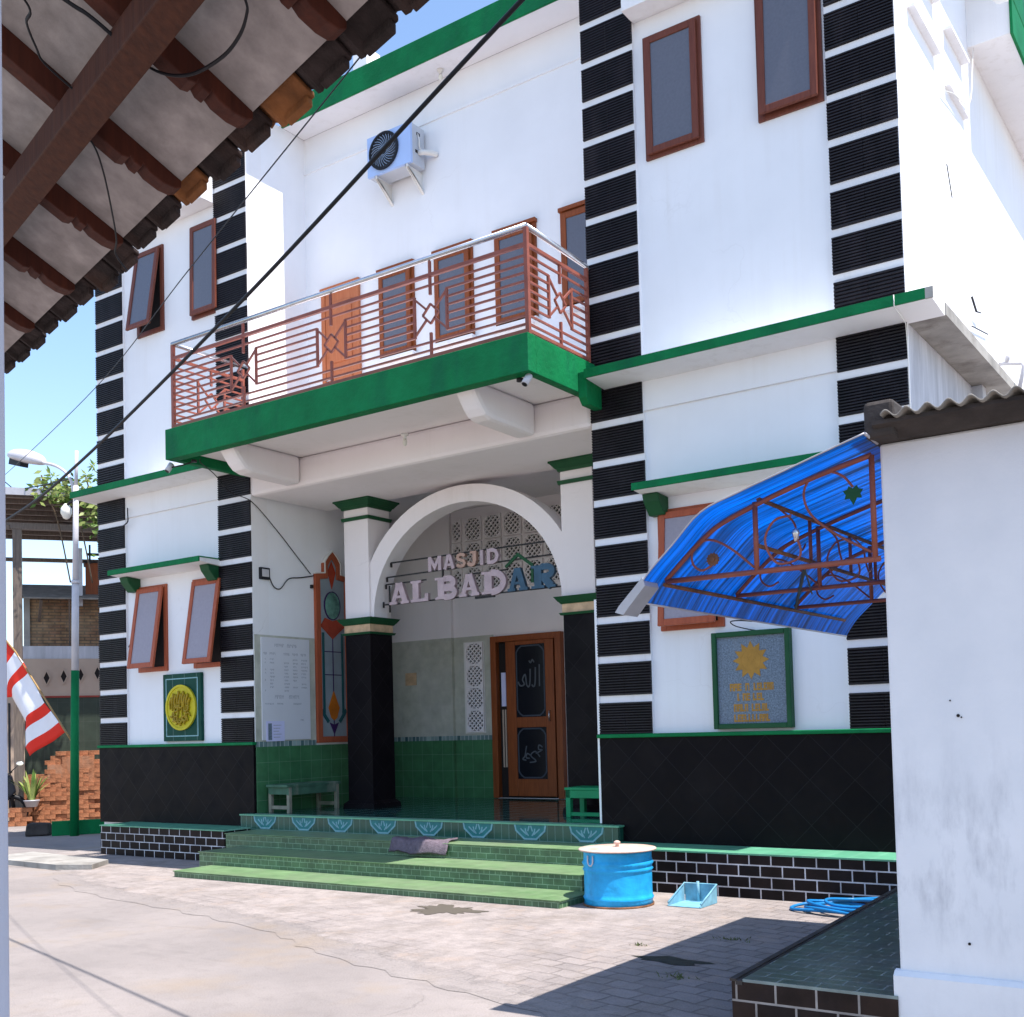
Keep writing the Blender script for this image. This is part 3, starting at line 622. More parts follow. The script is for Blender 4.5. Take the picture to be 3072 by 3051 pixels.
window(0.734, 1.383, 7.44, 8.737, 0.05, 'wood_up', 'glass')
window(1.962, 2.612, 7.432, 8.737, 0.05, 'wood_up', 'glass', 1.5)
window(-7.647, -7.047, 7.45, 8.70, 0.05, 'wood_up', 'glass', 9)
window(-6.434, -5.83, 7.44, 8.76, 0.05, 'wood_up', 'glass', 1)
window(-7.716, -7.066, 2.564, 3.80, 0.05, 'wood_low', 'glass_low', 9)
window(-6.498, -5.85, 2.563, 3.797, 0.05, 'wood_low', 'glass_low', 9.5)
window(0.735, 1.43, 2.56, 3.797, 0.05, 'wood_low', 'glass_low', 5)
for x0, x1 in ((-3.911, -3.297), (-2.952, -2.326), (-1.982, -1.357), (-1.0, -0.375)):
    window(x0, x1, 6.60, 7.79, 1.13, 'door', 'glass', 0, ledge=True)
    b = MB(); b.box(x0 - 0.03, x1 + 0.03, 1.02, 1.13, 6.555, 6.598); b.build('sill', P, 'white_trim')
# balcony door
b = MB(); b.mat('door_up'); b.box(-4.98, -4.25, 1.07, 1.13, 7.76, 7.84); b.box(-4.97, -4.90, 1.085, 1.13, 5.43, 7.76); b.box(-4.33, -4.26, 1.085, 1.13, 5.43, 7.76)
b.box(-4.90, -4.33, 1.10, 1.13, 5.44, 7.76); b.box(-4.83, -4.40, 1.085, 1.10, 6.75, 7.60); b.box(-4.83, -4.40, 1.085, 1.10, 5.6, 6.55)
d = b.build('door', P, bevel=0.006)
b = MB(); b.tube([(-4.84, 1.075, 6.5), (-4.84, 1.04, 6.5), (-4.76, 1.035, 6.5)], 0.009, 6); b.build('handle', d, 'steel')

# porch: steps, floor, tiled walls
b = MB()
ST = [(-4.66, 0.592, -1.80, 0.0, 0.085), (-4.90, 0.49, -1.24, 0.085, 0.236), (-5.12, 0.37, -0.64, 0.236, 0.395)]
for i, (x0, x1, y0, za, zb) in enumerate(ST):
    b.mat('riser'); b.box(x0, x1, y0, 0.0, max(0.0, za - 0.05), zb - 0.012); b.mat('tread'); b.box(x0 - 0.012, x1 + 0.012, y0 - 0.012, 0.0, zb - 0.012, zb)
stp = b.build('stairs', P, bevel=0.003)
b = MB(); b.mat('riser_top'); b.box(-5.43, 0.249, -0.118, 0.0, 0.30, 0.57); b.mat('porch_floor'); b.box(-6.3, -0.004, 0.0, 3.4, 0.3, 0.592)
b.mat('ledge'); b.box(-5.44, 0.262, -0.13, 0.0, 0.57, 0.588)
fl = b.build('porch_floor', P)
for c in (-4.97, -4.27, -3.645, -2.95, -2.25, -1.545, -0.84, -0.13):
    b = MB(); y = -0.118
    hexa = [(c + 0.215 * math.cos(R(a)), 0.568 + 0.175 * math.sin(R(a))) for a in (180, 202.5, 247.5, 292.5, 337.5, 360)]
    b.mat('teal'); b.prism(hexa, 'y', y - 0.002, y)
    b.mat('pale_blue'); b.ribbon([(px * 0.93 + c * 0.07, pz * 0.93 + 0.568 * 0.07) for px, pz in hexa], 0.018, y - 0.004, y - 0.0015)
    for k in (-2, -1, 1, 2): b.ribbon([(c + k * 0.022, 0.44 + 0.012 * abs(k)), (c + k * 0.055, 0.475 + 0.02 * abs(k)), (c + k * 0.062, 0.53)], 0.014, y - 0.0045, y - 0.0015)
    for k in (-1, 1): b.ribbon([(c + k * 0.03, 0.50), (c + k * 0.01, 0.56)], 0.014, y - 0.0045, y - 0.0015)
    b.build('motif_tile', fl)
def tiling(bx):
    b = MB()
    for m, q in bx: b.mat(m); b.box(*q)
    b.build('wall_tiling', P)
b = MB(); b.mat('tile_pale'); b.box(-5.287, -5.272, 0.03, 1.14, 1.53, 2.955); b.mat('border'); b.box(-5.287, -5.271, 0.03, 1.14, 1.46, 1.53); b.mat('tile_wall'); b.box(-5.287, -5.272, 0.03, 2.09, 0.592, 1.46)
b.build('wall_tiling', P)
tiling([('tile_pale', (-6.3, -4.545, 3.33, 3.405, 1.53, 3.03)), ('border', (-6.3, -4.544, 3.328, 3.405, 1.462, 1.53)), ('tile_wall', (-6.3, -4.545, 3.33, 3.405, 0.592, 1.462))])
tiling([('tile_pale', (-4.548, -3.8, 3.39, 3.41, 1.53, 3.03)), ('border', (-4.547, -3.8, 3.388, 3.41, 1.462, 1.53)), ('tile_wall', (-4.548, -3.8, 3.39, 3.41, 0.592, 1.462))])
def vent(x0, x1, z0, z1, y, parent=P):
    b = MB(); b.mat('dark'); b.box(x0, x1, y - 0.004, y, z0, z1)
    b.mat('porch_white'); t = 0.0155; w, h = x1 - x0, z1 - z0; n = 4; st = h / n
    for s in (1, -1):
        for k in range(-n, n * 2):
            pa = []
            for uu in [i / 24 for i in range(25)]:
                xx = x0 + w * uu; zz = z0 + (k * st) + s * (w * uu)
                if z0 <= zz <= z1: pa.append((xx, zz))
            if len(pa) > 2: b.ribbon([pa[0], pa[-1]], t, y - 0.03 - (0.002 if s > 0 else 0), y - 0.004)
    for xa in (x0 - 0.018, x1 + 0.0): b.box(xa, xa + 0.018, y - 0.034, y, z0, z1)
    for za in (z0 - 0.018, z1): b.box(x0 - 0.018, x1 + 0.018, y - 0.034, y, za, za + 0.018)
    q = 0.06
    for sx, xx in ((1, x0), (-1, x1)):
        for sz, zz in ((1, z0), (-1, z1)): b.prism([(xx, zz), (xx + sx * q, zz), (xx, zz + sz * q)], 'y', y - 0.033, y - 0.004)
    return b.build('vent_block', parent)
for r, zt in enumerate((4.82, 4.44, 4.06)):
    vent(-4.5, -4.36, zt - 0.32, zt, 3.40)
    for k in range(10): vent(-4.26 + 0.365 * k, -3.98 + 0.365 * k, zt - 0.32, zt, 3.40)
b = MB(); b.box(-4.345, -3.965, 3.372, 3.39, 1.56, 2.945); b.build('vent_panel', P, 'plastic_white')
for k in range(4): vent(-4.27, -3.99, 1.60 + 0.337 * k, 1.90 + 0.337 * k, 3.372)
# porch door
b = MB(); b.mat('door'); b.box(-3.80, -3.70, 3.30, 3.41, 0.6, 2.99); b.box(-2.66, -2.56, 3.30, 3.41, 0.6, 2.99); b.box(-3.70, -2.66, 3.30, 3.41, 2.90, 2.99)
b.mat('dark'); b.box(-3.70, -2.66, 3.385, 3.405, 0.6, 2.9)
d = b.build('door', P, bevel=0.006)
b = MB(); b.mat('paper'); b.box(-3.66, -3.58, 3.375, 3.385, 1.95, 2.45)
b.mat('beige')
for k in range(2): b.box(-3.655 + k * 0.045, -3.63 + k * 0.045, 3.375, 3.385, 1.05, 1.9)
b.build('door_gap_daylight', d)  # pale strips stand in for daylight seen through the door gap
b = MB(); b.mat('door')
b.box(-3.54, -3.37, 3.325, 3.37, 0.63, 2.9); b.box(-2.85, -2.70, 3.325, 3.37, 0.63, 2.9); b.box(-3.37, -2.85, 3.325, 3.37, 2.84, 2.9); b.box(-3.37, -2.85, 3.325, 3.37, 1.63, 1.78); b.box(-3.37, -2.85, 3.325, 3.37, 0.63, 0.88)
b.build('leaf', d, bevel=0.006)
for z0, z1 in ((1.78, 2.84), (0.88, 1.63)):
    b = MB(); b.mat('door_glass'); b.box(-3.37, -2.85, 3.34, 3.35, z0, z1); b.mat('etch')
    x0, x1 = -3.35, -2.87; za, zb = z0 + 0.02, z1 - 0.02; c = 0.09
    b.ribbon([(x0, za + c), (x0 + 0.03, za + c * 0.5), (x0 + c * 0.5, za + 0.03), (x0 + c, za), (x1 - c, za), (x1 - c * 0.5, za + 0.03), (x1 - 0.03, za + c * 0.5), (x1, za + c), (x1, zb - c), (x1 - 0.03, zb - c * 0.5), (x1 - c * 0.5, zb - 0.03), (x1 - c, zb), (x0 + c, zb), (x0 + c * 0.5, zb - 0.03), (x0 + 0.03, zb - c * 0.5), (x0, zb - c)], 0.022, 3.334, 3.340, closed=True)
    b.build('pane', d)
def lettering(body, size, cx, z, y, mat, parent, name='lettering', depth=0.004, align='CENTER', sx=1.0, off=0.0):
    cu = bpy.data.curves.new(name, 'FONT'); cu.body = body; cu.size = size; cu.align_x = align; cu.extrude = depth; cu.offset = off; cu.resolution_u = 3
    to = bpy.data.objects.new('text_source', cu); col.objects.link(to); bpy.context.view_layer.update()
    me = bpy.data.meshes.new_from_object(to.evaluated_get(bpy.context.evaluated_depsgraph_get()))
    bpy.data.objects.remove(to); bpy.data.curves.remove(cu)
    b = MB(); b.mat(mat); b.add([(cx + v.co.x * sx, y - v.co.z, z + v.co.y) for v in me.vertices], [tuple(p.vertices) for p in me.polygons]); bpy.data.meshes.remove(me)
    return b.build(name, parent)
lettering('\u0627\u0644\u0644\u0647'[::1], 0.36, -3.11, 2.22, 3.336, 'etch_white', d) if False else None
b = MB(); b.mat('etch_white')   # the two Arabic words etched on the panes, drawn as pen strokes (read from the right)
for pts in ([(-2.95, 2.54), (-2.955, 2.22)], [(-3.02, 2.50), (-3.03, 2.27), (-3.06, 2.22), (-3.09, 2.25)], [(-3.11, 2.48), (-3.12, 2.27), (-3.15, 2.22), (-3.18, 2.25)], [(-3.18, 2.25), (-3.20, 2.40), (-3.25, 2.33), (-3.22, 2.26), (-3.29, 2.24), (-3.33, 2.30)]):
    b.ribbon([(p.x, p.z) for p in spline([(x, 0, z) for x, z in pts], 4)], 0.022, 3.334, 3.3405)
b.build('etched_word', d)
b = MB(); b.mat('etch_white'); b.ribbon([(p.x, p.z) for p in spline([(-3.13, 0, 2.60), (-3.10, 0, 2.57), (-3.07, 0, 2.61), (-3.04, 0, 2.57)], 4)], 0.02, 3.334, 3.3405); b.build('etched_mark', d)
b = MB(); b.mat('etch_white')
for pts in ([(-2.93, 1.34), (-2.99, 1.37), (-3.00, 1.31), (-2.94, 1.30), (-3.05, 1.25)], [(-2.98, 1.20), (-3.06, 1.28), (-3.14, 1.22), (-3.05, 1.14), (-3.16, 1.12)], [(-3.14, 1.22), (-3.20, 1.25), (-3.22, 1.19), (-3.16, 1.18)], [(-3.21, 1.36), (-3.24, 1.22), (-3.28, 1.17), (-3.22, 1.15)]):
    b.ribbon([(p.x, p.z) for p in spline([(x, 0, z) for x, z in pts], 4)], 0.018, 3.334, 3.3405)
b.build('etched_word', d)
b = MB(); b.tube([(-2.775, 3.325, 1.72), (-2.775, 3.29, 1.72), (-2.775, 3.29, 1.86), (-2.775, 3.325, 1.86)], 0.009, 6); b.build('handle', d, 'steel')
b = MB(); b.box(-5.47, -5.25, 3.318, 3.33, 2.335, 2.53); b.build('wall_plate', P, 'marble')

# columns and arch
for xa, xb in ((-4.63, -4.19), (-1.10, -0.66)):
    b = MB(); ya, yb = 1.1, 1.54
    def ring(z0, z1, e0, e1):
        b.add([(xa - e0, ya - e0, z0), (xb + e0, ya - e0, z0), (xb + e0, yb + e0, z0), (xa - e0, yb + e0, z0), (xa - e1, ya - e1, z1), (xb + e1, ya - e1, z1), (xb + e1, yb + e1, z1), (xa - e1, yb + e1, z1)],
              [(0, 3, 2, 1), (4, 5, 6, 7), (0, 1, 5, 4), (1, 2, 6, 5), (2, 3, 7, 6), (3, 0, 4, 7)])
    b.mat('porch_white'); ring(3.16, 4.788, 0, 0)
    cm = b.build('column', P, bevel=0.004)
    b = MB(); ring(0.70, 2.96, 0.004, 0.004); ring(0.592, 0.66, 0.06, 0.05); ring(0.66, 0.70, 0.045, 0.004); b.build('shaft', cm, 'granite')
    b = MB(); b.mat('dark_green'); ring(2.945, 2.972, 0.03, 0.045); b.mat('marble'); ring(2.972, 3.078, 0.014, 0.014); b.mat('dark_green'); ring(3.078, 3.105, 0.025, 0.045); ring(3.105, 3.165, 0.05, 0.09); b.build('capital', cm)
    b = MB(); b.mat('dark_green'); ring(4.51, 4.555, 0.022, 0.03); ring(4.665, 4.70, 0.02, 0.035); ring(4.70, 4.765, 0.045, 0.095); ring(4.765, 4.789, 0.105, 0.105); b.build('capital', cm)
b = MB(); n = 32
inn = [(-2.64 + 1.50 * math.cos(R(180 - 180 * k / n)), 3.165 + 1.355 * math.sin(R(180 * k / n))) for k in range(n + 1)]
out = [(max(-4.2, min(-1.08, -2.64 + 1.76 * math.cos(R(180 - 180 * k / n)))), 3.165 + 1.575 * math.sin(R(180 * k / n))) for k in range(n + 1)]
vs = [(x, y, z) for y in (1.13, 1.42) for x, z in inn + out]; m = n + 1
fs = []
for k in range(n):
    fs += [(k, k + 1, m + k + 1, m + k), (2 * m + k, 3 * m + k, 3 * m + k + 1, 2 * m + k + 1), (k, 2 * m + k, 2 * m + k + 1, k + 1), (m + k, m + k + 1, 3 * m + k + 1, 3 * m + k)]
b.add(vs, fs); b.build('arch', P, 'porch_white')

# stained glass window in the side wall of the porch (drawn in y,z, then stood on x = -5.28)
def side(mb, x=-5.283): remap(mb, lambda p: (x - p[1], p[0], p[2]))
prof = [(1.145, 1.485), (1.145, 3.88), (1.33, 3.90), (1.33, 4.06), (1.40, 4.15), (1.49, 4.23), (1.58, 4.15), (1.65, 4.06), (1.65, 3.90), (1.835, 3.88), (1.835, 1.485)]
b = MB(); b.mat('wood_low'); ins = [(1.49 + (x - 1.49) * 0.86, 2.8 + (z - 2.8) * 0.965) for x, z in prof]; b.ribbon(ins, 0.085, -0.05, 0.0, closed=True)
b.mat('plastic_white'); b.ribbon(prof[1:-1], 0.018, -0.062, 0.0)
side(b); sw = b.build('stained_glass_window', P)
def sg(name, mat, fn):
    b = MB(); b.mat(mat); fn(b); side(b); b.build(name, sw)
sg('pane', 'sg_pane', lambda b: b.prism(ins, 'y', -0.02, -0.005))
sg('glass_strip', 'sg_teal', lambda b: (b.ribbon([(1.30, 1.9), (1.30, 3.05)], 0.04, -0.028, -0.02), b.ribbon([(1.68, 1.9), (1.68, 3.05)], 0.04, -0.028, -0.02), b.ribbon([(1.24, 1.95), (1.31, 1.86), (1.38, 1.78)], 0.05, -0.03, -0.02), b.ribbon([(1.74, 1.95), (1.67, 1.86), (1.60, 1.78)], 0.05, -0.03, -0.02)))
sg('lead_line', 'sg_purple', lambda b: (b.ribbon([(1.49, 1.55), (1.49, 3.1)], 0.012, -0.027, -0.02), b.ribbon([(1.3, 2.45), (1.68, 2.45)], 0.012, -0.0275, -0.02), b.ribbon([(1.3, 2.78), (1.68, 2.78)], 0.012, -0.0275, -0.02)))
sg('oval', 'sg_green', lambda b: b.prism([(1.49 + 0.15 * math.cos(R(a)), 3.44 + 0.19 * math.sin(R(a))) for a in range(0, 360, 15)], 'y', -0.034, -0.02))
sg('lead_ring', 'sg_purple', lambda b: b.ribbon([(1.49 + 0.155 * math.cos(R(a)), 3.44 + 0.20 * math.sin(R(a))) for a in range(0, 360, 15)], 0.014, -0.036, -0.02, closed=True))
sg('red_petal', 'sg_red', lambda b: b.prism([(1.25, 3.14), (1.34, 3.26), (1.49, 3.22), (1.64, 3.26), (1.73, 3.14), (1.62, 3.06), (1.49, 2.96), (1.36, 3.06)], 'y', -0.03, -0.02))
sg('red_petal', 'sg_red', lambda b: (b.prism([(1.41, 3.92), (1.49, 4.08), (1.57, 3.92), (1.53, 3.80), (1.49, 3.68), (1.45, 3.80)], 'y', -0.03, -0.02)))
sg('orange_bud', 'sg_orange', lambda b: b.prism([(1.49, 2.22), (1.60, 1.98), (1.55, 1.84), (1.49, 1.80), (1.43, 1.84), (1.38, 1.98)], 'y', -0.031, -0.02))
sg('purple_petal', 'sg_purple', lambda b: b.prism([(1.40, 1.77), (1.49, 1.74), (1.58, 1.77), (1.49, 1.60)], 'y', -0.029, -0.02))

# ledges shaped for the slit-like shadows they cast, and bits of iron on the sunlit side wall
for y0, y1, z, d_ in ((0.47, 1.43, 8.285, 0.07), (1.84, 2.66, 8.165, 0.055), (1.87, 2.66, 8.78, 0.085), (0.86, 1.46, 8.84, 0.075)):
    b = MB(); b.box(3.28, 3.286 + d_, y0, y1, z, z + 0.03); b.build('shadow_ledge', P, 'white_trim')
b = MB(); b.bar((3.31, 1.677, 7.27), (3.31, 1.85, 6.98), 0.009); b.build('iron_rod', P, 'iron')
b = MB(); b.bar((3.31, 2.56, 6.16), (3.33, 2.66, 6.02), 0.018); b.bar((3.33, 2.66, 6.02), (3.34, 2.82, 6.05), 0.012); b.build('iron_rod', P, 'iron'); b = MB(); b.bar((3.31, 2.5, 5.82), (3.31, 3.3, 5.95), 0.010); b.build('iron_rod', P, 'iron')
b = MB(); b.tube([(3.47, 3.0, 5.50), (3.70, 3.0, 5.46), (3.72, 3.0, 5.42), (3.66, 3.0, 5.15)], 0.022, 8); b.tube([(3.55, 3.0, 5.50), (3.57, 3.0, 5.60)], 0.026, 8); b.build('drain_pipe', P, 'silver')
b = MB(); b.tube([(3.30, -0.03, 4.35), (3.30, -0.03, 4.9), (3.30, -0.06, 5.12), (3.30, -0.408, 5.17), (3.30, -0.408, 5.27)], 0.0045, 6); b.build('white_cable', P, 'plastic_white')
b = MB(); b.tube(spline([(3.31, 1.6, 8.0), (3.34, 1.95, 8.12), (3.36, 2.6, 8.3), (3.34, 2.95, 8.9), (3.34, 3.1, 9.5), (3.32, 2.9, 9.8)], 8), 0.006, 6); b.build('white_cable', P, 'plastic_white')

# ------------------------------------------------------------------ things on and around the mosque
ac = thing('air_conditioner', 'pale blue air conditioner unit with a black fan grille bracketed to the upper wall', 'air conditioner', (-3.42, 1.13, 8.7))
b = MB(); b.mat('ac'); b.box(-3.79, -3.045, 0.80, 0.84, 8.955, 9.49); b.mat('ac_side'); b.box(-3.785, -3.05, 0.84, 1.09, 8.96, 9.485); b.mat('iron'); b.box(-3.05, -3.046, 0.93, 1.0, 9.36, 9.40); b.box(-3.05, -3.046, 0.9, 1.02, 9.12, 9.16)
b.build('casing', ac, bevel=0.012)
b = MB(); b.mat('black'); cx, cz = -3.49, 9.235
b.prism([(cx + 0.235 * math.cos(R(a)), cz + 0.235 * math.sin(R(a))) for a in range(0, 360, 10)], 'y', 0.785, 0.80)
b.mat('steel')
for k in range(26):
    a = 2 * math.pi * k / 26
    b.ribbon([(cx + r * math.cos(a + r * 4.2), cz + r * math.sin(a + r * 4.2)) for r in (0.05, 0.09, 0.13, 0.17, 0.21)], 0.006, 0.778, 0.785)
b.mat('black'); b.ribbon([(cx + 0.235 * math.cos(R(a)), cz + 0.235 * math.sin(R(a))) for a in range(0, 360, 10)], 0.03, 0.772, 0.79, closed=True); b.prism([(cx + 0.05 * math.cos(R(a)), cz + 0.05 * math.sin(R(a))) for a in range(0, 360, 20)], 'y', 0.774, 0.79)
b.build('fan_grille', ac)
for x in (-3.66, -3.13):
    b = MB(); b.prism([(0.80, 8.95), (0.80, 8.91), (1.13, 8.66), (1.13, 8.95)], 'x', x - 0.004, x + 0.004); b.prism([(0.80, 8.95), (0.80, 8.91), (0.83, 8.91), (1.13, 8.69), (1.13, 8.66)], 'x', x - 0.004, x + 0.03); b.build('bracket', ac, 'plastic_white')
b = MB(); b.tube(spline([(-3.05, 0.98, 9.14), (-2.99, 0.98, 9.13), (-2.90, 1.05, 9.12), (-2.87, 1.12, 9.12)], 5), 0.035, 10); b.tube(spline([(-3.045, 0.95, 9.38), (-3.02, 0.95, 9.28), (-3.02, 0.95, 9.2), (-3.0, 0.97, 9.15)], 5), 0.01, 6); b.build('pipe', ac, 'plastic_white')

def bulb(x, y, z, label):
    t = thing('ceiling_lamp', label, 'lamp', (x, y, z), 'bare bulb lamps under the slabs')
    b = MB(); b.lathe([(0.045, 0.0), (0.045, -0.02), (0.022, -0.03), (0.022, -0.06)], (x, y, z), 16); b.build('lamp_holder', t, 'plastic_white')
    b = MB(); b.lathe([(0.012, -0.06), (0.026, -0.085), (0.026, -0.12), (0.01, -0.14)], (x, y, z), 16); b.build('bulb', t, 'lamp_glass')
bulb(-2.355, -0.264, 5.07, 'small bare bulb lamp hanging under the balcony slab')
bulb(-2.657, 0.967, 10.10, 'small bulb lamp under the top roof edge above the air conditioner')

def camera_thing(p, q, label):
    t = thing('security_camera', label, 'security camera', p, 'bullet security cameras under the balcony')
    p, q = Vector(p), Vector(q)
    b = MB(); b.tube([p, p - Vector((0, 0, 0.03))], 0.035, 12); b.tube([p - Vector((0, 0, 0.02)), (p + q) / 2 - Vector((0, 0, 0.02)), q], 0.010, 8); b.build('mount', t, 'iron')
    d = Vector((-0.15, -0.45, -0.75)).normalized()
    b = MB(); b.mat('silver'); b.tube([q - d * 0.06, q + d * 0.055], 0.036, 14); b.mat('black'); b.tube([q + d * 0.055, q + d * 0.060], 0.028, 14); b.build('camera_body', t)
camera_thing((-0.14, -1.12, 5.062), (-0.005, -1.20, 5.0), 'silver bullet camera under the green corner of the balcony nearest the right pilasters')
camera_thing((-5.12, -1.05, 5.062), (-5.42, -1.19, 4.985), 'small grey camera under the balcony corner farthest from the blue awning')
b = MB(); b.tube(spline([(-5.0, -1.05, 5.06), (-5.05, -1.0, 5.02), (-5.28, -0.6, 4.99), (-5.5, -0.15, 4.86), (-5.27, 0.02, 4.72), (-5.265, 0.45, 4.4), (-5.265, 0.8, 4.1), (-5.265, 1.08, 3.86)], 8), 0.006, 6)
single(b, 'camera_cable', 'thin dark cable slanting from the balcony corner down the porch side wall', 'cable', (-5.27, 0.4, 4.4), 'iron')
t = thing('floodlight', 'small square black floodlight on the porch side wall above the white board', 'floodlight', (-5.28, 0.22, 3.78))
b = MB(); b.mat('black'); b.box(-5.283, -5.24, 0.13, 0.30, 3.70, 3.86); b.build('housing', t, bevel=0.008)
b = MB(); b.box(-5.24, -5.236, 0.155, 0.275, 3.735, 3.835); b.build('lens', t, 'silver')
b = MB(); b.tube(spline([(-5.26, 0.30, 3.74), (-5.262, 0.38, 3.62), (-5.262, 0.5, 3.60), (-5.262, 0.66, 3.75), (-5.262, 0.9, 3.79), (-5.262, 1.14, 3.84)], 7), 0.008, 6); b.build('cord', t, 'black')
single(MB().box(-5.285, -5.25, 1.08, 1.12, 3.66, 3.71), 'switch_box', 'tiny black box on the porch wall beside the stained glass window', 'switch', (-5.28, 1.1, 3.68), 'black', bevel=0.006)

# white board with its notice
t = thing('white_board', 'tall white schedule board with faint writing on the porch side wall', 'board', (-5.27, 0.57, 1.5))
b = MB(); b.mat('board'); b.box(-5.272, -5.256, 0.13, 1.02, 1.545, 2.925); b.build('panel', t, bevel=0.003)
def side_text(body, size, y, z, mat, parent, name='lettering', sx=1.0):
    o = lettering(body, size, 0, 0, 0, mat, parent, name, 0.001, 'CENTER', sx)
    org = Vector(parent['org'])
    for v in o.data.vertices:
        p = v.co + org; v.co = Vector((-5.2545 - p.y, y + p.x, z + p.z)) - org
    return o
side_text('DAFTAR  JUMAT', 0.085, 0.575, 2.80, 'ink', t, sx=0.9) if False else None
rnd = random.Random(3)
b = MB(); b.mat('ink')
def scrawl(y0, y1, z, h):
    y = y0; b = MB(); b.mat('ink')
    while y < y1:
        w = rnd.uniform(0.010, 0.022); k = rnd.random()
        b.ribbon([(y, z), (y + w * 0.3, z + h), (y + w, z + h * rnd.uniform(0, 0.9))] if k < 0.6 else [(y, z + h * 0.5), (y + w * 0.6, z + h), (y + w, z)], 0.0035, -0.0005, 0.001); y += w + 0.007
    remap(b, lambda p: (-5.2545 - p[1], p[0], p[2])); b.build('written_word', t)
for y0, y1 in ((0.37, 0.52), (0.60, 0.76)): scrawl(y0, y1, 2.80, 0.045)
for y0, y1 in ((0.17, 0.22), (0.28, 0.38), (0.53, 0.64), (0.69, 0.80), (0.85, 0.95)): scrawl(y0, y1, 2.69, 0.035)
for k in range(10):
    for y0, y1 in ((0.19, 0.21), (0.28, 0.36), (0.54, 0.63), (0.70, 0.79), (0.86, 0.97)):
        if rnd.random() < 0.75: scrawl(y0, y1 - rnd.uniform(0, 0.03), 2.62 - k * 0.047, 0.022)
for y0, y1 in ((0.36, 0.52), (0.62, 0.80)): scrawl(y0, y1, 2.10, 0.05)
for y0, y1 in ((0.18, 0.33), (0.40, 0.5), (0.7, 0.85)): scrawl(y0, y1, 2.02, 0.022)
scrawl(0.83, 0.87, 1.80, 0.02)
t2 = thing('notice', 'small bluish paper notice taped to the lower corner of the white board', 'notice', (-5.25, 0.3, 1.6))
b = MB(); b.mat('paper'); b.box(-5.254, -5.250, 0.19, 0.52, 1.53, 1.80); b.build('sheet', t2)
b = MB(); b.mat('ink'); b.box(-5.2499, -5.2488, 0.225, 0.29, 1.545, 1.77); b.build('dark_picture', t2, 'panel_blue')
b = MB(); b.mat('ink')
for k in range(5): b.box(-5.2499, -5.2490, 0.32, 0.46 - 0.02 * (k % 3), 1.74 - 0.04 * k, 1.747 - 0.04 * k)
b.build('writing', t2)

# sign letters in the arch
LY = 1.20
sgn = thing('letter_sign', 'big cut out letters reading MASJID AL BADAR on thin dark bars across the arch', 'sign', (-2.64, LY, 3.31))
b = MB()
for p, q in (((-3.90, 3.885), (-1.36, 3.885)), ((-3.98, 3.695), (-1.30, 3.715)), ((-3.97, 3.325), (-1.13, 3.315)), ((-4.0, 3.60), (-3.3, 3.60)), ((-2.6, 3.60), (-2.0, 3.60))):
    b.bar((p[0], LY + 0.03, p[1]), (q[0], LY + 0.03, q[1]), 0.018)
for x, z in ((-3.90, 3.885), (-3.98, 3.695), (-4.0, 3.60)): b.bar((x, LY + 0.03, z), (x, LY + 0.03, z - 0.06), 0.022)
b.bar((-3.94, LY + 0.03, 3.58), (-3.94, LY + 0.03, 3.22), 0.018); b.bar((-4.05, LY + 0.03, 3.33), (-3.90, LY + 0.03, 3.33), 0.02); b.bar((-4.05, LY + 0.03, 3.37), (-4.05, LY + 0.03, 3.29), 0.02); b.bar((-3.02, LY + 0.03, 3.7), (-3.02, LY + 0.03, 3.6), 0.02)
b.bar((-2.5, LY + 0.03, 3.29), (-2.2, LY + 0.03, 3.29), 0.03)
b.build('frame', sgn, 'iron')
_q = [0]
def dy(): _q[0] += 1; return LY - 0.0006 * (_q[0] % 7)
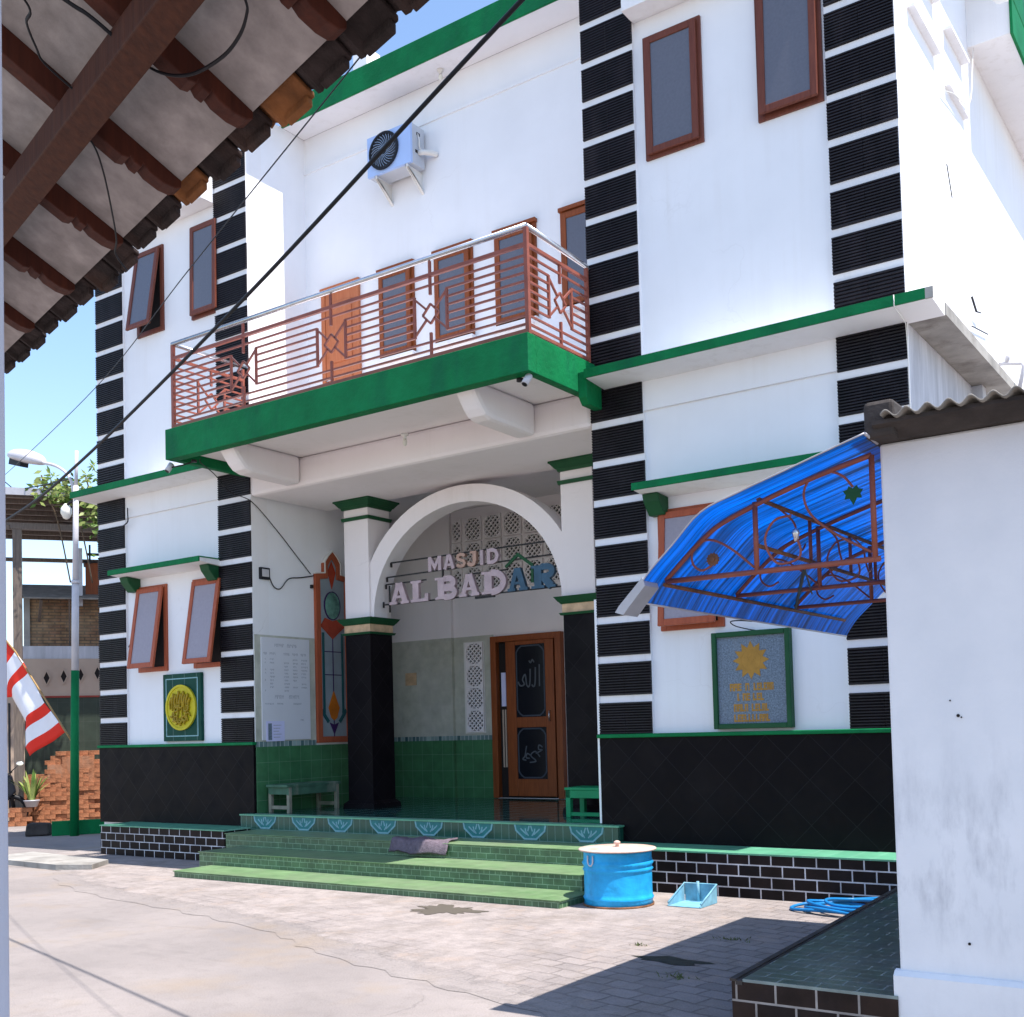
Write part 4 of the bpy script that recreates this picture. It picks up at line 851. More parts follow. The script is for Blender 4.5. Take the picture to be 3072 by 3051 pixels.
def slab(ch, x0, x1, z0, z1, mat):
    """slab-serif capital built of strokes"""
    b = MB(); b.mat(mat); w = x1 - x0; h = z1 - z0; s = 0.27 * w; t = 0.085; sf = 0.05
    H = lambda xa, xb, za, zb: b.box(x0 + xa * w, x0 + xb * w, dy(), LY + 0.05, z0 + za * h, z0 + zb * h)
    def rib(p, ww): b.ribbon([(x0 + a * w, z0 + c * h) for a, c in p], ww * w, dy(), LY + 0.05)
    if ch == 'A':
        rib([(0.18, 0.04), (0.47, 0.97)], 0.20); rib([(0.82, 0.04), (0.53, 0.97)], 0.26); H(0.28, 0.72, 0.28, 0.40); H(0.0, 0.38, 0.0, 0.13); H(0.58, 1.0, 0.0, 0.13); H(0.33, 0.68, 0.90, 1.0)
    if ch == 'L': H(0.12, 0.46, 0.0, 1.0); H(0.0, 0.60, 0.88, 1.0); H(0.0, 1.0, 0.0, 0.14); H(0.80, 1.0, 0.13, 0.36)
    if ch in 'BDR': H(0.12, 0.42, 0.0, 1.0); H(0.0, 0.5, 0.88, 1.0)
    bowl = lambda cx, cz, rx, rz: rib([(0.40, cz + rz), (cx, cz + rz)] + [(cx + rx * math.cos(R(a)), cz + rz * math.sin(R(a))) for a in range(80, -81, -10)] + [(cx, cz - rz), (0.40, cz - rz)], 0.22)
    if ch == 'B': H(0.0, 0.5, 0.0, 0.12); bowl(0.60, 0.735, 0.25, 0.19); bowl(0.64, 0.28, 0.26, 0.20)
    if ch == 'D': H(0.0, 0.5, 0.0, 0.12); bowl(0.46, 0.5, 0.43, 0.42)
    if ch == 'R': H(0.0, 0.54, 0.0, 0.12); bowl(0.60, 0.71, 0.26, 0.21); rib([(0.50, 0.48), (0.82, 0.05)], 0.28); H(0.68, 1.0, 0.0, 0.12)
    if ch == 'M': H(0.0, 0.24, 0.0, 1.0); H(0.76, 1.0, 0.0, 1.0); rib([(0.14, 0.97), (0.5, 0.25), (0.86, 0.97)], 0.2)
    if ch == 'a': rib([(0.14, 0.0), (0.46, 0.96)], 0.26); rib([(0.86, 0.0), (0.54, 0.96)], 0.26); H(0.28, 0.72, 0.22, 0.38); H(0.36, 0.64, 0.86, 1.0)
    if ch == 'S': rib([(0.86, 0.74), (0.76, 0.86), (0.5, 0.90), (0.24, 0.84), (0.16, 0.70), (0.26, 0.58), (0.5, 0.51), (0.76, 0.43), (0.86, 0.28), (0.76, 0.14), (0.5, 0.09), (0.22, 0.13), (0.12, 0.27)], 0.25)
    if ch == 'J': H(0.56, 0.92, 0.3, 1.0); H(0.3, 0.6, 0.86, 1.0); rib([(0.74, 0.32), (0.66, 0.16), (0.46, 0.09), (0.24, 0.13), (0.10, 0.28)], 0.3)
    if ch == 'I': H(0.2, 0.8, 0.0, 1.0)
    if ch == 'd': H(0.02, 0.28, 0.0, 1.0); rib([(0.2, 0.90), (0.5, 0.90), (0.74, 0.80), (0.86, 0.5), (0.74, 0.2), (0.5, 0.10), (0.2, 0.10)], 0.25)
    b.build('letter', sgn)
for ch, x0, x1, m in (('A', -3.92, -3.58, 'letter_pink'), ('L', -3.55, -3.25, 'letter_pink'), ('B', -3.13, -2.78, 'letter_pink'), ('A', -2.74, -2.42, 'letter_pink'), ('D', -2.38, -2.0, 'letter_pink'), ('A', -1.98, -1.68, 'letter_blue_reflection'), ('R', -1.62, -1.27, 'letter_blue_reflection')):
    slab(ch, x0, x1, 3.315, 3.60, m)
for ch, x0, x1, m in (('M', -3.24, -3.02, 'letter_pink'), ('a', -2.99, -2.80, 'letter_pink'), ('S', -2.78, -2.62, 'letter_orange_reflection'), ('J', -2.60, -2.44, 'letter_orange_reflection'), ('I', -2.41, -2.33, 'letter_pink'), ('d', -2.29, -2.10, 'letter_pink')):
    slab(ch, x0, x1, 3.695, 3.885, m)
b = MB(); b.ribbon([(-2.02, 3.63), (-1.83, 3.77), (-1.62, 3.62), (-1.62, 3.40)], 0.038, LY + 0.02, LY + 0.04); b.build('roof_emblem', sgn, 'dark_green')

# plaques
pl = thing('calligraphy_plaque', 'dark green tile plaque with a raised yellow calligraphy disc under the left windows', 'plaque', (-6.72, 0.05, 1.56))
b = MB(); x0, x1, z0, z1 = -7.135, -6.325, 1.563, 2.505
b.mat('tile_green'); b.box(x0, x1, 0.0, 0.05, z0, z1); b.build('panel', pl, bevel=0.006)
b = MB(); b.mat('pale_blue'); b.ribbon([(x0 + 0.07, z0 + 0.07), (x1 - 0.07, z0 + 0.07), (x1 - 0.07, z1 - 0.07), (x0 + 0.07, z1 - 0.07)], 0.014, -0.003, 0.0, closed=True); b.build('border_line', pl)
b = MB(); cx, cz, rr = -6.728, 2.03, 0.315
b.mat('gold'); b.prism([(cx + rr * math.cos(R(a)), cz + rr * math.sin(R(a))) for a in range(0, 360, 8)], 'y', -0.022, 0.0)
b.ribbon([(cx + (rr - 0.012) * math.cos(R(a)), cz + (rr - 0.012) * math.sin(R(a))) for a in range(0, 360, 8)], 0.03, -0.034, -0.02, closed=True)
for a in (): b.prism([(cx + rr * math.cos(R(a - 5)), cz + rr * math.sin(R(a - 5))), (cx + rr * math.cos(R(a + 5)), cz + rr * math.sin(R(a + 5))), (cx + (rr + 0.05) * math.cos(R(a)), cz + (rr + 0.05) * math.sin(R(a)))], 'y', -0.012, 0.0)
disc = b.build('disc', pl)
b = MB(); b.mat('gold_dark')
for k, x in enumerate((-0.19, -0.14, -0.09, -0.03, 0.02, 0.07, 0.11, 0.16, 0.20)):
    h = math.sqrt(max(0.0, 0.27 ** 2 - x * x)); top = h * (0.86 if k % 2 else 0.72)
    pts = spline([(cx + x - 0.03, -0.03, cz - 0.02 - 0.02 * (k % 3)), (cx + x - 0.015, -0.042, cz + top * 0.5), (cx + x + 0.012, -0.045, cz + top * 0.85), (cx + x - 0.01, -0.03, cz + top)], 5)
    b.tube(pts, [0.012] * 4 + [0.017] * (len(pts) - 6) + [0.008] * 2, 6)
for k in range(9):
    a = R(190 + 40 * k); qx, qz = cx + 0.155 * math.cos(a) * (1 if k % 2 else 0.55), cz - 0.07 + 0.11 * math.sin(a)
    b.tube(spline([(qx - 0.05, -0.03, qz + 0.03), (qx - 0.02, -0.045, qz - 0.035), (qx + 0.04, -0.045, qz - 0.02), (qx + 0.045, -0.04, qz + 0.035), (qx + 0.0, -0.035, qz + 0.03)], 5), 0.013, 6)
for k in range(7):
    a = R(210 + 20 * k); b.tube(spline([(cx + 0.25 * math.cos(a), -0.035, cz + 0.25 * math.sin(a)), (cx + 0.2 * math.cos(a + 0.15), -0.045, cz + 0.2 * math.sin(a + 0.15)), (cx + 0.17 * math.cos(a - 0.12), -0.035, cz + 0.17 * math.sin(a - 0.12))], 5), 0.012, 6)
b.build('calligraphy', disc)

pl = thing('stone_plaque', 'blue grey stone plaque with an orange sunburst emblem in a green frame', 'plaque', (1.707, 0.05, 1.55))
x0, x1, z0, z1 = 1.307, 2.107, 1.553, 2.497
b = MB(); b.mat('dark_green'); f = 0.05
for q in ((x0, x0 + f, z0, z1), (x1 - f, x1, z0, z1), (x0 + f, x1 - f, z1 - f, z1), (x0 + f, x1 - f, z0, z0 + f)): b.box(q[0], q[1], -0.035, 0.05, q[2], q[3])
b.build('frame', pl, bevel=0.008)
b = MB(); b.box(x0 + f, x1 - f, -0.005, 0.05, z0 + f, z1 - f); b.build('panel', pl, 'panel_blue')
b = MB(); cx, cz = 1.706, 2.212
b.prism([(cx + (0.187 if k % 2 == 0 else 0.125) * math.sin(2 * math.pi * k / 24), cz + (0.187 if k % 2 == 0 else 0.125) * math.cos(2 * math.pi * k / 24)) for k in range(24)], 'y', -0.0085, -0.005)
b.mat('panel_blue'); b.ribbon([(cx + 0.10 * math.cos(R(a)), cz + 0.10 * math.sin(R(a))) for a in range(0, 360, 12)], 0.006, -0.0098, -0.0085, closed=True)
for a, r in ((20, 0.05), (80, 0.06), (140, 0.05), (200, 0.06), (260, 0.045), (320, 0.06)): b.ribbon([(cx + r * math.cos(R(a)), cz + r * math.sin(R(a))), (cx + 0.4 * r * math.cos(R(a + 60)), cz + 0.4 * r * math.sin(R(a + 60)))], 0.008, -0.0098, -0.0085)
b.mats[0] = W['emblem']; b.build('sunburst_emblem', pl)
b = MB(); b.mat('emblem'); rnd = random.Random(5)
rows = [(1.955, [(1.48, 1.605), (1.64, 1.685), (1.725, 1.93)]), (1.858, [(1.555, 1.58), (1.61, 1.69), (1.715, 1.83)]), (1.755, [(1.515, 1.665), (1.70, 1.875)]), (1.655, [(1.515, 1.885)])]
b = None
for zc, ws in rows:    # worn words, too weathered in the place to be read: letter-like strokes run together
    for a, c in ws:
        b = MB(); b.mat('emblem'); nl = max(1, round((c - a) / 0.036)); lw = (c - a) / nl
        for k in range(nl):
            xa = a + k * lw; h = 0.074
            b.box(xa, xa + 0.015, -0.0075 - 0.0002 * (k % 3), -0.005, zc - h / 2, zc + h / 2)
            kind = rnd.randrange(4)
            if kind != 1: b.box(xa + 0.010, xa + lw - 0.004, -0.0073, -0.005, zc + h / 2 - 0.019, zc + h / 2 - 0.001)
            if kind in (0, 2): b.box(xa + 0.010, xa + lw - 0.004, -0.0071, -0.005, zc - 0.006, zc + 0.008)
            if kind in (0, 1): b.box(xa + 0.010, xa + lw - 0.004, -0.0069, -0.005, zc - h / 2 + 0.001, zc - h / 2 + 0.019)
            if kind in (2, 3) and lw > 0.025: b.box(xa + lw - 0.014, xa + lw - 0.003, -0.0067, -0.005, zc - h / 2, zc + h / 2 - 0.008)
        b.build('worn_word', pl)
b = MB(); b.tube(spline([(1.745, -0.03, 2.582), (1.624, -0.05, 2.598), (1.535, -0.06, 2.593), (1.564, -0.05, 2.555), (1.657, -0.03, 2.521), (1.784, 0.0, 2.49)], 6), 0.006, 6)
single(b, 'hanging_wire', 'thin black wire loop above the stone plaque with the sunburst', 'wire', (1.65, -0.03, 2.5), 'black')
b = MB(); b.tube(spline([(-7.90, 0.0, 2.95), (-7.84, -0.02, 2.98), (-7.76, -0.03, 3.03)], 5), 0.008, 6)
single(b, 'wall_wire', 'short black wire end sticking out beside the open orange window under the little green roof', 'wire', (-7.85, 0, 3.0), 'black')
b = MB(); b.tube(spline([(-8.05, 0.0, 4.72), (-7.9, -0.04, 4.74), (-7.83, -0.04, 4.78), (-7.83, -0.04, 4.88), (-7.86, -0.02, 4.98)], 5), 0.009, 6)
single(b, 'wall_wire', 'short hooked black wire high on the white wall beneath the green belt ledge', 'wire', (-7.9, 0, 4.72), 'black')

# bench, stool, rag
t = thing('bench', 'worn pale green wooden bench against the porch side wall below the white board', 'bench', (-4.98, 0.7, 0.592))
b = MB(); b.box(-5.20, -4.80, 0.12, 1.12, 0.925, 0.96); b.box(-5.19, -5.165, 0.15, 1.09, 0.84, 0.925); b.box(-4.835, -4.81, 0.15, 1.09, 0.82, 0.925); b.box(-5.17, -4.83, 0.15, 0.175, 0.83, 0.925); b.build('seat', t, 'bench', bevel=0.004)
for x in (-5.17, -4.83):
    for y in (0.18, 1.06):
        b = MB(); b.bar((x, y, 0.592), (x, y, 0.93), 0.05); b.build('leg', t, 'bench_leg', bevel=0.004)
b = MB(); b.bar((-5.17, 0.18, 0.66), (-4.83, 0.18, 0.66), 0.035, 0.045); b.bar((-5.17, 1.06, 0.66), (-4.83, 1.06, 0.66), 0.035, 0.045); b.build('stretcher', t, 'bench_leg')
t = thing('stool', 'bright green low wooden table half hidden behind the striped pilaster in the porch', 'stool', (-0.5, 1.0, 0.592))
x0, x1, y0, y1 = -0.86, -0.16, 0.62, 1.0
b = MB(); b.box(x0, x1, y0, y1, 0.90, 0.93); b.box(x0 + 0.01, x1 - 0.01, y0 + 0.01, y0 + 0.03, 0.81, 0.90); b.box(x0 + 0.01, x0 + 0.03, y0 + 0.03, y1 - 0.01, 0.81, 0.90); b.build('seat', t, 'green_stool', bevel=0.004)
for x in (x0 + 0.04, x1 - 0.04):
    for y in (y0 + 0.04, y1 - 0.04):
        b = MB(); b.bar((x, y, 0.592), (x, y, 0.90), 0.06); b.build('leg', t, 'green_stool', bevel=0.004)
b = MB(); b.bar((x0 + 0.04, y0 + 0.04, 0.63), (x1 - 0.04, y0 + 0.04, 0.63), 0.04); b.build('stretcher', t, 'green_stool')
b = MB(); nx, ny = 26, 12; rnd = random.Random(11)
vs = []
for i in range(nx + 1):
    for j in range(ny + 1):
        u, v = i / nx, j / ny
        x = -2.42 + 0.78 * u + 0.08 * (1 - v) + 0.02 * math.sin(9 * v); y = -0.74 + 0.34 * v + 0.03 * math.sin(8 * u)
        z = 0.42 + 0.012 * math.sin(11 * u + 3 * v) + rnd.uniform(-0.006, 0.006)
        if v < 0.2: z -= (0.2 - v) * 0.62; y += (0.2 - v) * 0.1
        vs.append((x, y, z))
vs2 = [(x, y, z - 0.018) for x, y, z in vs]; w_ = ny + 1; K = len(vs)
fs = [(i * w_ + j, (i + 1) * w_ + j, (i + 1) * w_ + j + 1, i * w_ + j + 1) for i in range(nx) for j in range(ny)]
b.add(vs + vs2, fs + [tuple(q + K for q in f[::-1]) for f in fs] + [(i * w_, K + i * w_, K + (i + 1) * w_, (i + 1) * w_) for i in range(nx)] + [(i * w_ + ny, (i + 1) * w_ + ny, K + (i + 1) * w_ + ny, K + i * w_ + ny) for i in range(nx)] + [(j, j + 1, K + j + 1, K + j) for j in range(ny)] + [(nx * w_ + j, K + nx * w_ + j, K + nx * w_ + j + 1, nx * w_ + j + 1) for j in range(ny)], True)
single(b, 'doormat', 'crumpled mauve grey cloth doormat on the top green step', 'doormat', (-2.05, -0.6, 0.395), 'rag')

# drum, dustpan, hose
dc = (0.93, -1.34, 0.0)
t = thing('drum', 'bright blue steel drum with a rusty round lid beside the steps', 'drum', dc)
b = MB(); b.mat('rust'); b.lathe([(0.30, 0.0), (0.318, 0.008), (0.318, 0.03)], dc, 48)
b.mat('drum'); b.lathe([(0.312, 0.03), (0.305, 0.055), (0.312, 0.07), (0.318, 0.085), (0.308, 0.10), (0.305, 0.13), (0.305, 0.30), (0.307, 0.32), (0.318, 0.335), (0.307, 0.35), (0.309, 0.37), (0.322, 0.39), (0.309, 0.41), (0.306, 0.43), (0.305, 0.475), (0.312, 0.49), (0.30, 0.497)], dc, 48); b.build('body', t)
b = MB(); b.lathe([(0.30, 0.497), (0.345, 0.500), (0.352, 0.508), (0.345, 0.516), (0.2, 0.522), (0.02, 0.526)], dc, 48); b.lathe([(0.018, 0.525), (0.014, 0.545), (0.03, 0.555), (0.03, 0.57), (0.012, 0.58)], dc, 16)
b.build('lid', t, 'lid')
b = MB(); a = R(250); hx, hy = dc[0] + 0.316 * math.cos(a), dc[1] + 0.316 * math.sin(a); tx, ty = -math.sin(a), math.cos(a)
b.tube([(hx + tx * u, hy + ty * u, z) for u, z in [(-0.035, 0.47)] + [(0.035 * math.cos(R(180 + 18 * k)), 0.42 + 0.04 * math.sin(R(180 + 18 * k))) for k in range(11)] + [(0.035, 0.47)]], 0.007, 8); b.build('handle', t, 'silver')

t = thing('dustpan', 'light blue plastic dustpan lying open on the paving next to the blue drum', 'dustpan', (1.52, -1.10, 0.012))
b = MB(); x0, x1, yf, yb = 1.36, 1.70, -1.27, -0.93; th = 0.006
b.box(x0 + 0.02, x1, yf, yb, 0.014, 0.02); b.box(x0 + 0.03, x1 - 0.0, yb - 0.006, yb, 0.02, 0.17)
b.prism([(yf, 0.02), (yb - 0.006, 0.02), (yb - 0.006, 0.17), (yf + 0.05, 0.07)], 'x', x0 + 0.02, x0 + 0.026); b.prism([(yf, 0.02), (yb - 0.006, 0.02), (yb - 0.006, 0.17), (yf + 0.05, 0.07)], 'x', x1 - 0.006, x1)
b.build('pan', t, 'pan', bevel=0.002)
b = MB(); b.tube([(x0 + 0.023, yf + 0.01, 0.045), (x0 + 0.023, yb, 0.175), (x1 - 0.003, yb, 0.175), (x1 - 0.003, yf + 0.01, 0.045)], 0.009, 8); b.build('rim', t, 'pan')
b = MB(); b.tube([(1.53, yb - 0.02, 0.02), (1.53, yb - 0.03, 0.20)], 0.014, 8); b.build('handle', t, 'pan')
b = MB(); pts = []
for k in range(170):
    a = 2 * math.pi * k / 34; lp = k / 34
    pts.append((2.85 + (0.42 + 0.06 * math.sin(lp * 2.3) + 0.03 * math.sin(a * 2)) * math.cos(a) + 0.05 * lp, -0.92 + (0.26 + 0.04 * math.cos(lp * 3.1)) * math.sin(a), 0.028 + 0.016 * lp + 0.01 * math.sin(a * 3 + lp)))
b.tube(pts, 0.014, 8)
single(b, 'hose', 'coiled blue garden hose on the shaded paving by the brick plinth', 'hose', (2.85, -0.92, 0.012), 'hose')

# weeds between the pavers: single tufts
def tuft(x, y, n, r, seed):
    rnd = random.Random(seed); b = MB(); n = n // 2
    for k in range(n):
        a = rnd.uniform(0, 6.28); d = r * abs(rnd.gauss(0, 0.5)); h = rnd.uniform(0.015, 0.04); px, py = x + d * 1.8 * math.cos(a), y + d * math.sin(a)
        w = 0.006; ox, oy = rnd.uniform(-0.03, 0.03), rnd.uniform(-0.03, 0.03)
        b.add([(px - w, py, 0.01), (px + w, py, 0.01), (px + ox, py + oy, h)], [(0, 1, 2)])
    return b
for (x, y, n, r, lab) in ((2.51, -2.46, 90, 0.09, 'small weed tuft growing between shaded pavers near the steps'), (2.72, -3.75, 90, 0.10, 'weed tuft between shaded pavers close to the low terrace corner'), (2.0, -2.95, 40, 0.05, 'tiny sparse weed tuft at the shadow edge on the paving')):
    single(tuft(x, y, n, r, int(x * 100)), 'weed', lab, 'weed', (x, y, 0.01), 'grass', 'weeds in the paving')

# ------------------------------------------------------------------ the neighbour's house, terrace and awning
hs = thing('house', 'scuffed white neighbour house with a corrugated roof edge in the right foreground', 'house', (4.4, -4.75, 0))
b = MB(); b.mat('scuffed'); b.box(4.40, 9.5, -4.75, -0.6, 0.0, 2.93); b.build('wall', hs, bevel=0.012)
b = MB(); b.mat('scuffed'); b.prism([(-4.79, 0.0), (-4.79, 0.395), (-4.765, 0.415), (-4.74, 0.42), (-4.74, 0.0)], 'x', 4.38, 9.52); b.build('base_board', hs)
b = MB(); b.prism([(-4.93, 3.00), (-4.93, 2.982), (-4.80, 2.932), (-4.70, 2.93), (-4.70, 3.01)], 'x', 4.42, 9.6); b.build('fascia', hs, 'dark_concrete')
b = MB(); n = 460; vs = []; x0 = 4.47; L = 5.2
for yy, zz in ((-4.96, 3.022), (-0.4, 2.86)):
    for dz in (0.0, -0.008):
        for k in range(n + 1):
            vs.append((x0 + L * k / n, yy, zz + dz + 0.017 * math.sin(2 * math.pi * (L * k / n) / 0.094)))
m = n + 1
b.add(vs, [(k, k + 1, 2 * m + k + 1, 2 * m + k) for k in range(n)] + [(m + k, 3 * m + k, 3 * m + k + 1, m + k + 1) for k in range(n)] + [(k, m + k, m + k + 1, k + 1) for k in range(n)], True); b.build('roof', hs, 'asbestos')
b = MB(); b.box(4.372, 4.515, -4.90, -3.2, 2.93, 3.105)
g = b.build('roof_kerb', hs, 'dark_concrete', bevel=0.02)
for x, z, r in ((4.679, 1.683, 0.004), (4.712, 1.612, 0.008), (4.726, 1.604, 0.004), (4.72, 0.565, 0.007)):
    b = MB(); b.lathe([(r, 0), (r * 0.8, 0.004)], (0, 0, 0), 10); remap(b, lambda p, x=x, z=z: (x + p[0], -4.752 - p[2], z + p[1]), len(b.v) - 20); b.build('plaster_hole_shade', hs, 'dark')
t = thing('terrace', 'low black brick terrace with mossy green tiles at the foot of the scuffed white house', 'terrace', (3.9, -4.8, 0))
b = MB(); b.mat('terrace_brick'); b.prism([(3.56, -4.80), (4.399, -4.80), (4.399, -0.62), (3.36, -0.62)], 'z', 0.0, 0.286); b.build('brick_base', t)
b = MB(); b.mat('terrace'); b.prism([(3.62, -4.80), (4.399, -4.80), (4.399, -0.63), (3.42, -0.63)], 'z', 0.286, 0.301); b.mat('dark_concrete'); b.prism([(3.552, -4.806), (3.585, -4.806), (3.385, -0.62), (3.352, -0.62)], 'z', 0.286, 0.300); b.prism([(3.585, -4.806), (3.62, -4.806), (3.42, -0.62), (3.385, -0.62)], 'z', 0.27, 0.292); b.build('tile_top', t)

aw = thing('awning', 'arched blue translucent awning on a red brown iron truss, fixed to the neighbour house', 'awning', (4.36, -4.75, 2.38))
arch_pts = [(3.135, 2.268), (3.22, 2.388), (3.38, 2.535), (3.545, 2.684), (3.75, 2.755), (3.97, 2.82), (4.19, 2.885), (4.392, 2.943)]
prof = [(p.x, p.z) for p in spline([(x, 0, z) for x, z in arch_pts], 4)]
b = MB(); y0, y1 = -4.95, -1.5; ny = 40; m = len(prof); vs = []
for j in range(ny + 1):
    for x, z in prof: vs.append((x, y0 + (y1 - y0) * j / ny, z))
for j in range(ny + 1):
    for x, z in prof: vs.append((x, y0 + (y1 - y0) * j / ny, z - 0.004))
K = m * (ny + 1); q = lambda j, i: j * m + i
b.add(vs, [(q(j, i), q(j, i + 1), q(j + 1, i + 1), q(j + 1, i)) for j in range(ny) for i in range(m - 1)] + [(K + q(j, i), K + q(j + 1, i), K + q(j + 1, i + 1), K + q(j, i + 1)) for j in range(ny) for i in range(m - 1)] + [(q(0, i), K + q(0, i), K + q(0, i + 1), q(0, i + 1)) for i in range(m - 1)], True)
b.build('sheet', aw, 'poly')
b = MB(); b.tube([(x, y0 - 0.004, z + 0.002) for x, z in prof], 0.0045, 6); b.tube([(3.135, y0, 2.264), (3.135, y1, 2.264)], 0.006, 6); b.tube([(4.392, y0, 2.945), (4.40, -4.78, 2.93)], 0.008, 6); b.build('edge_trim', aw, 'grey_metal')
b = MB(); b.prism([(3.03, 2.212), (3.055, 2.245), (3.20, 2.385), (3.215, 2.34), (3.12, 2.24), (3.08, 2.195)], 'y', -4.958, -4.80); b.build('gutter_end', aw, 'grey_metal')
def truss(y, r, front):
    b = MB()
    top = [(3.235, 2.385), (3.34, 2.482), (3.45, 2.575), (3.56, 2.648), (3.77, 2.728), (4.0, 2.80), (4.2, 2.852), (4.36, 2.885)]
    b.tube([(p.x, y, p.z) for p in spline([(x, 0, z) for x, z in top], 4)], r, 8); b.tube([(3.235, y, 2.378), (4.385, y, 2.378)], r, 8)
    b.tube([(3.755, y, 2.378), (3.755, y, 2.738)], r, 8); b.tube([(4.36, y, 2.37), (4.36, y, 2.885)], r, 8)
    return b
tr = truss(-4.75, 0.0145, True).build('truss', aw, 'bronze')
sc_ = [[(4.345, 2.414), (4.176, 2.52), (4.053, 2.631), (4.016, 2.739), (4.053, 2.815), (4.136, 2.84), (4.216, 2.805), (4.264, 2.744)],
       [(3.947, 2.645), (3.861, 2.633), (3.807, 2.557), (3.816, 2.481), (3.861, 2.415), (3.915, 2.406), (3.977, 2.425), (3.99, 2.468), (3.973, 2.522)],
       [(3.742, 2.402), (3.632, 2.501), (3.535, 2.563), (3.46, 2.572), (3.399, 2.528), (3.396, 2.458), (3.446, 2.417), (3.506, 2.438)]]
for s_ in sc_: b = MB(); b.tube(spline([(x, -4.75, z) for x, z in s_], 7), 0.0065, 6); b.build('scroll', tr, 'bronze')
b = MB(); c = Vector((4.266, -4.755, 2.715)); lf = [(0, -0.062), (0.018, -0.028), (0.042, -0.03), (0.036, -0.008), (0.05, 0.012), (0.028, 0.016), (0.02, 0.034), (0, 0.02), (-0.02, 0.034), (-0.028, 0.016), (-0.05, 0.012), (-0.036, -0.008), (-0.042, -0.03), (-0.018, -0.028)]
b.prism([(c.x + a, c.z + z) for a, z in lf], 'y', c.y - 0.003, c.y + 0.003); b.build('leaf_ornament', tr, 'dark_green')
def rosette(x, z, y, parent):
    b = MB(); b.mat('rust')
    b.prism([(x + (0.036 if k % 2 else 0.030) * math.cos(2 * math.pi * k / 24), z + (0.036 if k % 2 else 0.030) * math.sin(2 * math.pi * k / 24)) for k in range(24)], 'y', y - 0.008, y + 0.004); b.prism([(x + 0.014 * math.cos(R(a)), z + 0.014 * math.sin(R(a))) for a in range(0, 360, 30)], 'y', y - 0.016, y - 0.008); b.build('rosette', parent)
rosette(3.513, 2.468, -4.75, tr)
b = MB(); b.lathe([(0.008, 0), (0.014, 0.02), (0.02, 0.04), (0.018, 0.055), (0.006, 0.068)], (3.968, -4.75, 2.51), 12); b.build('finial', tr, 'steel')
for y in (-3.82, -2.85):
    tk = truss(y, 0.013, False).build('truss', aw, 'bronze')
    b = MB(); b.tube(spline([(x, y, z) for x, z in sc_[1]], 6), 0.006, 6); b.build('scroll', tk, 'bronze')
    b = MB(); b.tube(spline([(x, y, z) for x, z in sc_[2]], 6), 0.006, 6); b.build('scroll', tk, 'bronze')
for x, z in ((3.225, 2.362), (3.775, 2.752), (3.77, 2.51)):
    b = MB(); b.tube([(x, -4.75, z), (x, -1.8, z)], 0.012, 8); b.build('purlin', aw, 'rust')
b = MB()
for k, (yy, ph) in enumerate(((-4.2, 0), (-3.5, 1), (-3.0, 0.5))):   # scrolls hung along the middle purlin
    b.tube(spline([(3.772, yy - 0.25, 2.745), (3.772, yy - 0.05, 2.70), (3.772, yy, 2.62), (3.772, yy + 0.06, 2.56), (3.772, yy + 0.12, 2.60)], 6), 0.006, 6); b.build('side_scroll', aw, 'bronze'); b = MB(); b.tube([(3.772, yy + 0.2, 2.745), (3.772, yy + 0.2, 2.51)], 0.011, 8); b.build('hanger', aw, 'bronze'); b = MB()
b = MB(); b.bar((4.006, -4.75, 2.37), (3.30, -3.01, 2.36), 0.016); b.build('brace', aw, 'iron'); b = MB(); b.bar((4.006, -4.75, 2.37), (3.67, -3.72, 2.36), 0.008); b.build('brace', aw, 'iron')

# ------------------------------------------------------------------ the tiled eave close above, its post and cables
EA = math.atan2(0.2706, -0.9627)
ev = thing('tiled_eave', 'underside of a dark clay tiled eave with red brown rafters overhead in the near corner', 'roof', (4.354, -8.438, 3.1), None, EA, True)
SL = 0.57
def sl(p): return (p[0], p[1], p[2] + SL * p[1])          # s along the eave, i inwards, off above the lining
b = MB(); b.box(-3.5, 5.5, 0.012, 2.1, 0.0, 0.006); remap(b, sl); b.build('lining', ev, 'lining')
for k, s in enumerate([-3.05, -2.62, -2.19, -1.76, -1.33, -0.90, -0.47, -0.04, 0.395, 0.82, 1.25, 1.685, 2.12, 2.55, 2.98, 3.41, 3.84, 4.27, 4.70, 5.13]):
    b = MB(); w = 0.026
    pr_ = [(0.012, 0.0), (0.012, -0.018), (0.03, -0.036), (0.06, -0.048), (0.10, -0.052), (0.118, -0.044), (0.122, -0.058), (0.14, -0.060), (0.150, -0.050), (0.156, -0.062), (0.175, -0.073), (2.1, -0.075), (2.1, 0.0)]
    b.prism(pr_, 'x', s - w, s + w); remap(b, sl); b.build('rafter', ev, 'timber_red', bevel=0.003)
b = MB(); b.box(-3.5, 5.5, 0.275, 0.335, -0.150, -0.075); remap(b, sl); b.build('purlin', ev, 'timber_beam', bevel=0.004)
rnd = random.Random(21)
